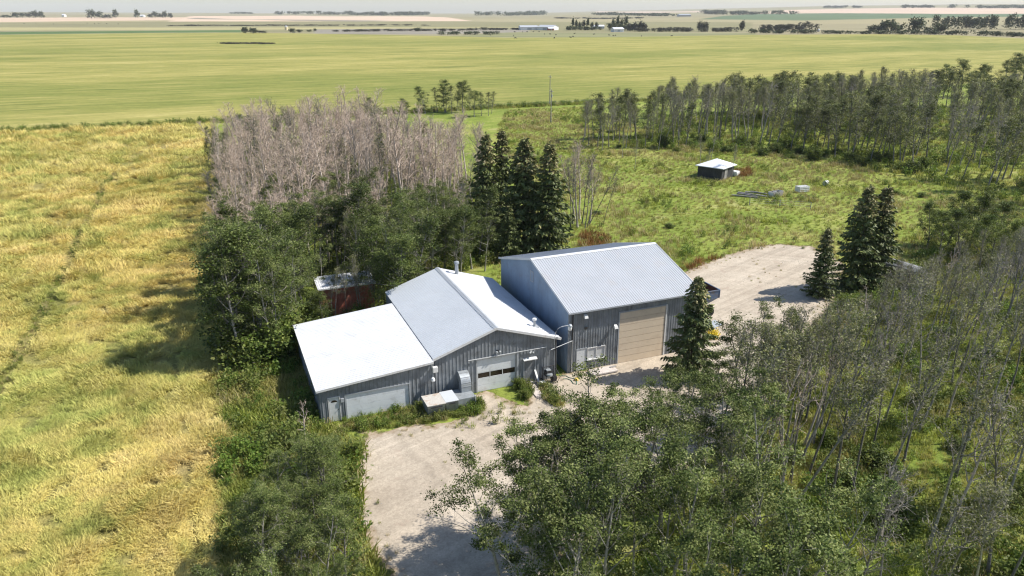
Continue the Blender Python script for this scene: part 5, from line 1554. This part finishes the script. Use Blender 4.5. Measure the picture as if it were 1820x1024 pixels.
# green cover
no_go = [np.array(GRAVEL)]
FOOT = [np.array([site(a, b)[:2] for a, b in q]) for q in ([(-20.7, -.75), (-1.1, -.5), (-1.1, 15.3), (-20.7, 15.3)], [(0, -.1), (12.8, -.1), (12.8, 15.3), (0, 15.3)])]


def green(poly, step, seed, lo=0, hi=999):
    x, y = jgrid(poly, step, seed); m = in_view(x, y); x, y = x[m], y[m]
    d = np.hypot(x, y); m = (d >= lo) & (d < hi)
    for q in FOOT: m &= ~inside(q, x, y)
    ins = inside(no_go[0], x, y); dg = dist_poly(GRAVEL, x, y)
    m &= ~(ins & (dg > .25 + .8 * vnoise(x, y, 1.4, 3)))
    a, b = to_site(x, y); m &= a > WHEAT_A(b) + .1
    return x[m], y[m]


blade = [clump('g', M['grass'], 30, .42, .34, .034, .9, 920 + i) for i in range(3)] + [clump('g', M['weed'], 22, .62, .34, .03, .6, 930 + i, 5) for i in range(2)] + \
        [clump('g', M['dry'], 26, .55, .32, .026, .8, 940 + i) for i in range(2)] + [clump('g', M['rusty_weed'], 26, .6, .3, .03, .6, 950)]


def sow(name, x, y, label, weights, size, seed, cat='grass'):
    """weights(x, y) -> shares of grass, weed, dry clumps."""
    r = np.random.default_rng(seed); u = r.random(len(x)); wg, ww, wd = weights(x, y)
    tot = wg + ww + wd; kind = np.where(u < wg / tot, 0, np.where(u < (wg + ww) / tot, 1, 2))
    idx = np.select([kind == 0, kind == 1], [r.integers(0, 3, len(x)), 3 + r.integers(0, 2, len(x))], 5 + r.integers(0, 2, len(x)))
    protos = [bpy.data.objects.new('c', o.data) for o in blade]
    cover(name, protos, np.stack([x, y], 1), r.uniform(0, 6.28, len(x)), size(x, y) * r.uniform(.7, 1.3, len(x)), idx, label, cat)


# tall weeds between grain and yard
x, y = green(lands([(385, 560), (520, 590), (560, 745), (600, 752), (640, 800), (630, 860), (640, 960), (690, 1060), (690, 1120), (380, 1120)]), .38, 3)
sow('tall_weeds', x, y, 'rank green weeds and tall grass between the grain and the yard', lambda x, y: (.9, .05 + .25 * (vnoise(x, y, 3, 2) > .66), .16 * (vnoise(x, y, 2.5, 8) > .5)), lambda x, y: .95 + 1.1 * vnoise(x, y, 2.6, 7), 3, 'weeds')
# understorey of the near woods
x, y = green(lands([(1000, 1130), (1280, 830), (1372, 700), (1440, 600), (1500, 520), (1640, 450), (1840, 420), (2100, 560), (2100, 1130)]), .55, 4)
m = dist_poly(GRAVEL, x, y) > .1
sow('undergrowth', x, y, 'bright green grass and weeds under the thin wood right of the yard', lambda x, y: (.9, .10 + .4 * (vnoise(x, y, 5, 2) > .68), .16 * (vnoise(x, y, 4, 8) > .5)), lambda x, y: .7 + .9 * vnoise(x, y, 3, 7), 4, 'grass')
# pasture
x, y = green(lands([(880, 560), (870, 470), (940, 330), (880, 240), (900, 196), (1040, 190), (1200, 250), (1500, 290), (1660, 330), (1850, 360), (1900, 470), (1640, 450), (1500, 520), (1440, 430), (1200, 480)]), .85, 5)
sow('pasture_grass', x, y, 'tufted green and straw coloured pasture grass behind the tall shed', lambda x, y: (.6, .04 + .22 * (vnoise(x, y, 6, 2) > .72), .10 + 2.2 * np.clip((vnoise(x, y, 8, 8) - .44) * 5, 0, 1)), lambda x, y: .6 + 1.1 * vnoise(x, y, 3.2, 7) ** 2, 5, 'grass')
# floor of the stands behind
x, y = green(lands([(372, 280), (430, 262), (680, 262), (860, 330), (930, 440), (880, 470), (700, 520), (540, 560), (395, 560), (375, 400)]), 1.1, 6)
sow('wood_floor', x, y, 'shaded weeds on the floor of the stands behind the workshop', lambda x, y: (.6, .5, .1), lambda x, y: 1.1 + .9 * vnoise(x, y, 4, 7), 6, 'weeds')
sow('wheel_track', TRACK[0], TRACK[1], 'dark green weeds filling the wheel track through the grain', lambda x, y: (.75, .15, .3), lambda x, y: .5 + .3 * vnoise(x, y, 3, 7), 19, 'weeds')
x, y = green(lands([(1100, 262), (1350, 274), (1480, 292), (1600, 312), (1660, 330), (1850, 372), (1990, 300), (1990, 190), (1600, 190), (1180, 205)]), 1.7, 16)
sow('wood_undergrowth', x, y, 'dark weeds and grass under the wood beyond the pasture', lambda x, y: (.6, .4, .1), lambda x, y: 1.2 + 1.3 * vnoise(x, y, 5, 7), 16, 'weeds')
# strip of weeds along the garage front and by the path slab
xs, ys = [], []
for pl, st in (([(604, 758), (640, 768), (760, 752), (842, 738), (838, 712), (760, 706), (730, 724), (612, 748)], .24), ([(918, 684), (936, 678), (950, 700), (938, 716), (924, 712)], .24), ([(958, 686), (972, 684), (1004, 716), (1000, 728), (968, 712)], .24),
               ([(835, 728), (850, 712), (864, 722), (852, 742), (838, 744)], .28), ([(800, 745), (905, 722), (950, 738), (900, 756), (820, 764)], .75)):
    x, y = jgrid(lands(pl), st, 9); m = np.ones(len(x), bool)
    for q in FOOT: m &= ~inside(q, x, y)
    xs.append(x[m]); ys.append(y[m])
x, y = np.concatenate(xs), np.concatenate(ys)
sow('door_weeds', x, y, 'low weeds growing along the foot of the workshop wall', lambda x, y: (.55, .35, .25 * (vnoise(x, y, 1.5, 8) > .45)), lambda x, y: .42 + .5 * vnoise(x, y, 1.3, 7), 7, 'weeds')
# loose stones and thin weeds on the gravel
def stone(seed):
    r = np.random.default_rng(seed); m = MB()
    k = r.uniform(.6, 1.1, 8)
    lo_ = [(math.cos(a) * .5 * k[i], math.sin(a) * .42 * k[i], -.05) for i, a in enumerate(np.linspace(0, 6.28, 7)[:-1])]
    m.hexa(lo_, [(p[0] * .6 + r.normal() * .05, p[1] * .6 + r.normal() * .05, .26 * k[-1]) for p in lo_])
    me = bpy.data.meshes.new('stone'); me.from_pydata(m.v, [], m.f); me.materials.append(M['stone'])
    return bpy.data.objects.new('c', me)


M['stone'] = paint('field_stone', (.40, .36, .32), .9, 0, .3, .6)
x, y = jgrid(GRAVEL, .42, 91); m = in_view(x, y) & (dist_poly(GRAVEL, x, y) > .2)
for q in FOOT: m &= ~inside(q, x, y)
x, y = x[m], y[m]; r_ = np.random.default_rng(18); m = r_.random(len(x)) < .07 + .25 * (vnoise(x, y, 3.5, 55) > .62); x, y = x[m], y[m]
cover('loose_stones', [stone(i) for i in range(4)], np.stack([x, y], 1), r_.uniform(0, 6.28, len(x)), .05 + .13 * r_.random(len(x)) ** 3, r_.integers(0, 4, len(x)), 'loose grey stones scattered over the gravel yard', 'stones')
x, y = jgrid(GRAVEL, .5, 92); dg = dist_poly(GRAVEL, x, y); r_ = np.random.default_rng(19)
m = in_view(x, y) & (((dg < 1.6) & (r_.random(len(x)) < .25)) | ((vnoise(x, y, 4.0, 57) > .80) & (r_.random(len(x)) < .08)))
for q in FOOT: m &= ~inside(q, x, y)
x, y = x[m], y[m]
sow('yard_weeds', x, y, 'thin low weeds creeping in from the edge of the gravel', lambda x, y: (.5, .1, .5), lambda x, y: .28 + .22 * vnoise(x, y, 2, 7), 23, 'weeds')
# orange brown dock behind the shed, tan patches by the gravel
xs, ys, sz = [], [], []
for pl, st in (([(1026, 440), (1030, 418), (1052, 412), (1076, 420), (1092, 436), (1060, 444)], .75), ([(1205, 480), (1240, 462), (1285, 455), (1270, 464), (1212, 486)], .9), ([(1300, 306), (1332, 300), (1338, 312), (1310, 316)], .7)):
    x, y = jgrid(lands(pl), st, 12); m = ~inside(FOOT[1], x, y); xs.append(x[m]); ys.append(y[m])
x, y = np.concatenate(xs), np.concatenate(ys); r_ = np.random.default_rng(8)
cover('rusty_weeds', [bpy.data.objects.new('c', blade[7].data)], np.stack([x, y], 1), r_.uniform(0, 6.28, len(x)), 1.0 + r_.random(len(x)) * .7, np.zeros(len(x)), 'orange brown dried weeds in patches behind the tall shed', 'weeds')
x, y = jgrid([site(a, b)[:2] for a, b in ((15.3, 1.1), (16.3, 1.1), (16.3, 1.8), (15.3, 1.8))], .42, 14)
cover('yellow_flowers', [clump('c', M['yellow_flower'], 20, .5, .3, .05, .6, 960, 6)], np.stack([x, y], 1), r_.uniform(0, 6.28, len(x)), .9 + r_.random(len(x)) * .6, np.zeros(len(x)), 'bright yellow flowering weeds at the foot of the single spruce', 'flowers')
# fringe of the far crop
x, y = jgrid([site(a, b)[:2] for a, b in ((-110, 171), (140, 173), (140, 179), (-110, 179))], 1.0, 15); m = in_view(x, y); x, y = x[m], y[m]
sow('field_margin', x, y, 'rank grass along the near edge of the yellow green crop', lambda x, y: (.8, .25, .1), lambda x, y: 1.3 + .8 * vnoise(x, y, 4, 7), 9, 'grass')

# ------------------------------------------------------------------ the distance
def far_crown(seed, n, leaf, mat, shape=(1, 1, 1)):
    r = np.random.default_rng(seed)
    c = r.normal(size=(7, 3)) * np.array([.24, .24, .15]); c[:, 2] += .60
    P = c[r.integers(0, 7, n)] + r.normal(size=(n, 3)) * np.array([.15, .15, .15])
    P = P[P[:, 2] > .08] * np.array(shape)
    v, q = leaf_quads(P, leaf, r, .5)
    vt, qt = ring_tubes([[0, 0, -.02, 0, 0, .55, .035, .02]], 6)
    return (mesh_from('far_trunk', vt, [(4, qt)], M['bark_grey']),
            mesh_from('far_crown', v, [(4, q)], mat, None, np.repeat(np.clip(.5 + .22 * r.normal(size=len(P)), 0, 1), 4)))


FARK = [far_crown(700 + i, 420, .17, M['leaf_far']) for i in range(4)] + [far_crown(710, 420, .15, M['leaf_far_grey'], (.7, .7, 1.05))] + [far_crown(711, 380, .15, M['leaf_far'], (.5, .5, 1.25))]


def far_tree(px_, py_, hpx, wpx, label, group=None, var=0):
    p = land(px_, py_); d = math.hypot(p[0], p[1]); m_ = d / 1418.0
    e = empty('field_tree', (p[0], p[1], p[2]), rng.uniform(0, 6.28), label, 'tree', group)
    e.scale = (wpx * m_ / 1.25, wpx * m_ / 1.25, hpx * m_)
    for nm, me in (('trunk', FARK[var][0]), ('crown', FARK[var][1])):
        o = bpy.data.objects.new(nm, me); C.objects.link(o); o.parent = e


for px_, py_, h, w_ in ((163, 33, 13, 15), (178, 33, 10, 14), (206, 32, 12, 12), (244, 32, 12, 11), (192, 33, 6, 14)):
    far_tree(px_, py_, h, w_, 'round dark field tree on the pale stubble far left', 'round trees on the pale stubble')
for k, (px_, h, w_) in enumerate(((268, 6, 9), (276, 9, 10), (285, 7, 10), (294, 10, 10), (303, 7, 10))):
    far_tree(px_, 32, h, w_, 'field tree in the short row right of the round ones', 'short row on the stubble', k % 4)
for k, (px_, h, w_) in enumerate(((30, 8, 12), (40, 7, 12), (52, 8, 12), (64, 10, 14), (74, 9, 12), (8, 4, 12), (18, 4, 10))):
    far_tree(px_, 32, h, w_, 'hazy field tree at the far left of the horizon', 'hazy trees far left', k % 4)
far_tree(436, 59.5, 10, 14, 'rounded dark bush, leftmost in the crop by the grassy hollow'); far_tree(450, 59.5, 8.5, 20, 'wide dark bush beside the leftmost one in the crop'); far_tree(466, 59, 4, 18, 'low dark bush right of the two round bushes in the crop')
for k, (px_, py_, h, w_) in enumerate(((520, 59, 8, 12), (532, 58.5, 5, 12), (550, 57, 4, 8), (742, 56, 6, 14), (560, 56, 5, 6))):
    far_tree(px_, py_, h, w_, 'low bush along the brushy line beyond the crop', 'low bushes along the line', k % 4)
for k, px_ in enumerate((1030, 1037, 1044, 1052, 1024, 1018, 1060)):
    far_tree(px_, 53, 9 + (k % 3) * 2.5, 15, 'dark pointed spruce by the far farmyard', 'spruces by the far farmyard', 5)
for k, px_ in enumerate((1090, 1097, 1104, 1112)):
    far_tree(px_, 53 + k * .3, 13 + (k % 2) * 4, 16, 'dark pointed spruce behind the far pale house', 'spruces behind the far house', 5)
for k, px_ in enumerate((1120, 1128, 1137, 1146, 1241, 1248, 1256, 1317)):
    far_tree(px_, 56, 15 + (k * 7 % 5), 16, 'grey half bare tree in the shelter row right of the far house', 'grey shelter row trees', 4)
for k, (px_, h, w_) in enumerate(((1568, 18, 22), (1582, 19, 26), (1592, 17, 20), (1560, 12, 20), (1620, 23, 18), (1631, 22, 22), (1655, 12, 24), (1672, 14, 22), (1547, 12, 16))):
    far_tree(px_, 59.5, h, w_, 'round leafy tree behind the far hedge on the right', 'round trees behind the far hedge', k % 4)


def tree_mass(name, spine, hpx, depth, n, leaf, label, mat='leaf_far', seed=1, lumps=1.0, kind='stuff', cat='trees'):
    """A far shelterbelt that reads as one mass: leaf clumps over many small crowns along a line on the land."""
    r = np.random.default_rng(seed); W = np.array([land(*p) for p in spine]); L = np.concatenate([[0], np.cumsum(np.hypot(*np.diff(W[:, :2], axis=0).T))])
    nc = max(8, int(L[-1] / (2.6 * lumps))); s = r.uniform(0, L[-1], nc)
    cx = np.interp(s, L, W[:, 0]); cy = np.interp(s, L, W[:, 1]) + r.uniform(0, depth, nc)
    d = np.hypot(cx, cy); H_ = hpx * d / 1418 * r.uniform(.7, 1.1, nc) * (.75 + .5 * vnoise(s, s * 0, 40, seed))
    k = r.integers(0, nc, n)
    P = np.stack([cx[k], cy[k], terrain(cx[k], cy[k])], 1) + r.normal(size=(n, 3)) * np.array([2.0, 2.0, 0]) * lumps
    f = np.sqrt(r.random(n)); P[:, 2] += H_[k] * f * r.uniform(.85, 1.05, n)
    v, q = leaf_quads(P, leaf, r, .4)
    me = mesh_from(name, v, [(4, q)], M[mat], None, np.repeat(np.clip(.5 + .2 * r.normal(size=n), 0, 1), 4))
    o = bpy.data.objects.new(name, me); C.objects.link(o); tag(o, label, cat, None, kind)


tree_mass('hedge', [(1335, 59.5), (1450, 60), (1560, 61), (1680, 62), (1760, 64), (1860, 67.5)], 6.5, 8, 9000, 1.6, 'low dark hedge along the far right edge of the yellow crop', seed=2)
tree_mass('wood', [(1360, 57), (1455, 57)], 15, 30, 4500, 1.8, 'grey green block of trees behind the left end of the far hedge', 'leaf_far_grey', 3)
tree_mass('wood', [(1668, 53), (1760, 53), (1880, 53.5)], 18, 60, 9000, 2.4, 'broad dark plantation block at the far right', 'leaf_far', 4)
tree_mass('shelterbelt', [(1136, 56.5), (1210, 57), (1310, 57)], 9, 20, 6000, 1.6, 'grey shelterbelt between far house and hedge', 'leaf_far_grey', 5)
tree_mass('shelterbelt', [(1010, 54), (1066, 54)], 6, 14, 2600, 1.5, 'dark brush at the foot of the far farmyard spruces', 'leaf_far', 17)
tree_mass('shelterbelt', [(1084, 54.5), (1146, 55)], 11, 20, 4200, 1.7, 'dark planting around the far pale house', 'leaf_far', 18)
tree_mass('wood', [(985, 33), (1080, 34), (1150, 33)], 2.2, 40, 2600, 3.2, 'thin grey tree line on the slope right of centre', 'leaf_far_grey', 19, 2)
tree_mass('wood', [(300, 46.5), (520, 46), (760, 45.5)], 1.6, 20, 3600, 2.2, 'thin dark fence line of bushes beyond the left pasture', 'leaf_far_grey', 20, 2)
tree_mass('brush', [(590, 57), (700, 56), (800, 55), (925, 53)], 3.5, 25, 5000, 1.6, 'grey brown brush line beyond the crop in mid distance', 'leaf_far_grey', 6)
tree_mass('brush', [(782, 62.5), (884, 61.5)], 5.5, 4, 2200, 1.2, 'short dark row of bushes left of the white barns', 'leaf_far', 7)
tree_mass('wood', [(470, 26.5), (540, 26.5), (600, 27), (700, 28), (755, 27)], 5.5, 300, 5000, 9, 'long hazy belt of trees on the left horizon', 'leaf_far', 8, 5)
tree_mass('wood', [(845, 28), (900, 28.5), (970, 26.5)], 6, 300, 4000, 8, 'hazy belt of trees on the horizon above the white barns', 'leaf_far', 9, 5)
tree_mass('wood', [(1050, 27), (1130, 28), (1200, 29)], 4.5, 200, 2500, 7, 'hazy tree belt above the far pale house', 'leaf_far', 10, 5)
tree_mass('wood', [(1255, 25), (1350, 26.5), (1422, 25.5)], 6, 150, 4000, 6, 'hazy farm trees left of the green strip on the right', 'leaf_far', 11, 4)
tree_mass('wood', [(1470, 14.5), (1540, 14)], 3.2, 200, 1500, 8, 'faint tree row on the right hand ridge', 'leaf_far', 12, 5)
tree_mass('wood', [(1620, 14.5), (1660, 14)], 4, 200, 1200, 9, 'small faint grove on the right hand ridge', 'leaf_far', 13, 5)
tree_mass('wood', [(1725, 15), (1790, 15), (1880, 15)], 4.0, 300, 2600, 9, 'long faint belt at the right end of the ridge', 'leaf_far', 14, 5)
tree_mass('wood', [(405, 25), (440, 25)], 3, 200, 700, 8, 'small faint grove on the left horizon', 'leaf_far', 15, 5)
# grassy hollow in the crop
hx = land(430, 78.5)
tree_mass('reeds', [(388, 78.5), (430, 78), (476, 78.8)], 1.6, 16, 3000, 1.3, 'dark reedy hollow lying in the yellow green crop', 'leaf_far_grey', 16, .8, cat='reeds')


def barn(px_, py_, wpx, hpx, dpt, label, roof, wall, rz=0.0, pitch=.35, long=True):
    p = land(px_, py_); m_ = math.hypot(p[0], p[1]) / 1418; w_, h_ = wpx * m_, hpx * m_
    e = empty('barn', p, rz, label, 'barn')
    hw = h_ * (1 - pitch)
    f = MB()
    f.quad((-w_ / 2, 0, -1), (w_ / 2, 0, -1), (w_ / 2, 0, hw), (-w_ / 2, 0, hw)); f.quad((-w_ / 2, dpt, -1), (w_ / 2, dpt, -1), (w_ / 2, dpt, hw), (-w_ / 2, dpt, hw))
    for s in (-1, 1): f.quad((s * w_ / 2, 0, -1), (s * w_ / 2, dpt, -1), (s * w_ / 2, dpt, hw), (s * w_ / 2, dpt / 2, h_ - .15), (s * w_ / 2, 0, hw))
    f.build('wall', M[wall], e)
    r_ = MB()
    for y0, y1 in ((-.6, dpt / 2), (dpt + .6, dpt / 2)):
        r_.hexa([(-w_ / 2 - .5, y0, hw - .3), (w_ / 2 + .5, y0, hw - .3), (w_ / 2 + .5, y1, h_), (-w_ / 2 - .5, y1, h_)], [(-w_ / 2 - .5, y0, hw), (w_ / 2 + .5, y0, hw), (w_ / 2 + .5, y1, h_ + .3), (-w_ / 2 - .5, y1, h_ + .3)])
    r_.build('roof', M[roof], e)
    d_ = MB().box(-w_ * .12, w_ * .12, -.12, -.03, 0, hw * .75).build('door', M['trim'], e)


barn(941, 53.5, 32, 7.5, 26, 'long white roofed barn in the far farmyard', 'roof_pale', 'white_paint', .12)
barn(968, 53.8, 30, 8.5, 24, 'taller white barn joined behind the long one', 'roof_pale', 'white_paint', -.5)
barn(980, 54.2, 10, 5, 10, 'small red and white barn at the right of the white ones', 'roof_white', 'red', .2)
barn(1100, 57, 19, 7.5, 12, 'pale house with a light roof below the far spruces', 'roof_white', 'trim_white', .3)
barn(1063, 51, 22, 6, 18, 'low pale farm building half behind the far spruces', 'roof_white', 'trim', 0)
barn(1218, 29.5, 20, 4, 60, 'long dark barn on the slope right of centre', 'trim', 'trim', 0)
barn(1391, 55.5, 7, 5, 8, 'tiny white hut at the left end of the far hedge', 'roof_white', 'white_paint', 0)
barn(1455, 56.5, 3, 4, 5, 'tiny white shed in the middle of the far hedge', 'roof_white', 'white_paint', 0)
barn(112, 30, 4, 4, 20, 'faint white farm building at the far left', 'roof_white', 'white_paint', 0)
barn(252, 30.5, 6, 3.5, 20, 'faint white house between field trees at the far left', 'roof_white', 'white_paint', 0)
p = land(509, 53.5); m_ = math.hypot(p[0], p[1]) / 1418
gb = empty('grain_bin', p, 0, 'small cream coloured grain bin with a conical lid beyond the crop', 'grain bin')
MB().lathe((0, 0, 0), [(2.6 * m_, 0), (2.6 * m_, 5.5 * m_)], 18).build('body', paint('cream_bin', (.72, .60, .38), .5), gb)
MB().lathe((0, 0, 0), [(2.8 * m_, 5.5 * m_), (.5 * m_, 7.5 * m_), (.2 * m_, 7.6 * m_)], 18).build('roof', M['roof_pale'], gb)

# ---- cattle in the far pasture: one body skin each, standing or grazing
def cow_mesh(seed, graze):
    bm = bmesh.new(); sk = bm.verts.layers.skin.verify()
    def v(p, r0, r1=None):
        q = bm.verts.new(p); q[sk].radius = (r0, r1 or r0); return q
    hip, mid, sh = v((-.75, 0, 1.12), .30, .36), v((0, 0, 1.05), .33, .40), v((.68, 0, 1.12), .28, .36)
    hip[sk].use_root = True
    bm.edges.new((hip, mid)); bm.edges.new((mid, sh))
    nk = v((1.12, 0, .95 if graze else 1.38), .17, .2); hd = v((1.42, 0, .42 if graze else 1.52), .13, .15); mz = v((1.62, 0, .14 if graze else 1.36), .08, .1)
    bm.edges.new((sh, nk)); bm.edges.new((nk, hd)); bm.edges.new((hd, mz))
    for sx, base, back in ((.66, sh, 0), (-.78, hip, 1)):
        for sy in (-1, 1):
            k = v((sx + (.06 if back else 0), sy * .22, .72), .12); h = v((sx - (.13 if back else 0), sy * .22, .40), .07); f = v((sx - (.05 if back else 0), sy * .22, .04), .065)
            bm.edges.new((base, k)); bm.edges.new((k, h)); bm.edges.new((h, f))
    t0 = v((-1.02, 0, 1.12), .05); t1 = v((-1.12, 0, .55), .03); bm.edges.new((hip, t0)); bm.edges.new((t0, t1))
    for sy in (-1, 1):
        e = v((1.30, sy * .24, .60 if graze else 1.62), .04); bm.edges.new((hd, e))
    me = bpy.data.meshes.new('cow'); bm.to_mesh(me); bm.free()
    o = bpy.data.objects.new('cow', me); C.objects.link(o)
    o.modifiers.new('skin', 'SKIN'); sb = o.modifiers.new('smooth', 'SUBSURF'); sb.levels = 1
    dg = bpy.context.evaluated_depsgraph_get()
    m2 = bpy.data.meshes.new_from_object(o.evaluated_get(dg)); m2.name = 'cow'
    bpy.data.objects.remove(o)
    m2.materials.clear(); m2.materials.append(M['cow'])
    return m2


M['cow'] = paint('black_hide', (.022, .018, .016), .7, 0, .4)
cows = [cow_mesh(1, True), cow_mesh(2, False)]
COWS = [(968, 61.5), (978, 62), (988, 63), (1014, 68), (1018, 66.2), (1021, 61), (1056, 62), (1083, 64), (1090, 64.5), (1094, 64.4), (1194, 65), (913, 65), (916, 69), (985, 69), (958, 57), (948, 57.2), (937, 57.5), (915, 58), (929, 58), (1140, 65.5), (872, 63.5), (874, 59),
        (155, 42), (168, 43), (176, 42.5), (190, 43), (210, 43.5), (43, 42.5), (95, 43.5), (530, 44), (575, 44), (602, 45), (612, 44.5), (498, 44.5), (450, 43), (64, 42)]
for k, (px_, py_) in enumerate(COWS):
    p = land(px_, py_)
    o = bpy.data.objects.new('cow', cows[k % 2]); C.objects.link(o); o.location = p; o.rotation_euler.z = rng.uniform(0, 6.28); s_ = 1.15; o.scale = (s_, s_, s_)
    tag(o, 'black cow in the pasture by the white barns beyond the crop' if px_ > 700 else 'black cow on the pale far left pasture', 'cow', 'cattle by the white barns' if px_ > 700 else 'cattle on the far left pasture')

# ------------------------------------------------------------------ air: a pale even haze over the whole land, the sky outside it
hz = MB().box(-15500, 15500, -300, 15500, -260, 150).build('haze', M['dark'])
hz.data.materials.clear()
m = bpy.data.materials.new('haze'); m.use_nodes = True; nt = m.node_tree
nt.nodes.remove(nt.nodes['Principled BSDF'])
pv = nt.nodes.new('ShaderNodeVolumePrincipled'); pv.inputs['Color'].default_value = (.97, .985, 1.0, 1); pv.inputs['Density'].default_value = 5e-5; pv.inputs['Anisotropy'].default_value = 0
nt.links.new(pv.outputs[0], nt.nodes['Material Output'].inputs['Volume'])
hz.data.materials.append(m); tag(hz, kind='stuff')
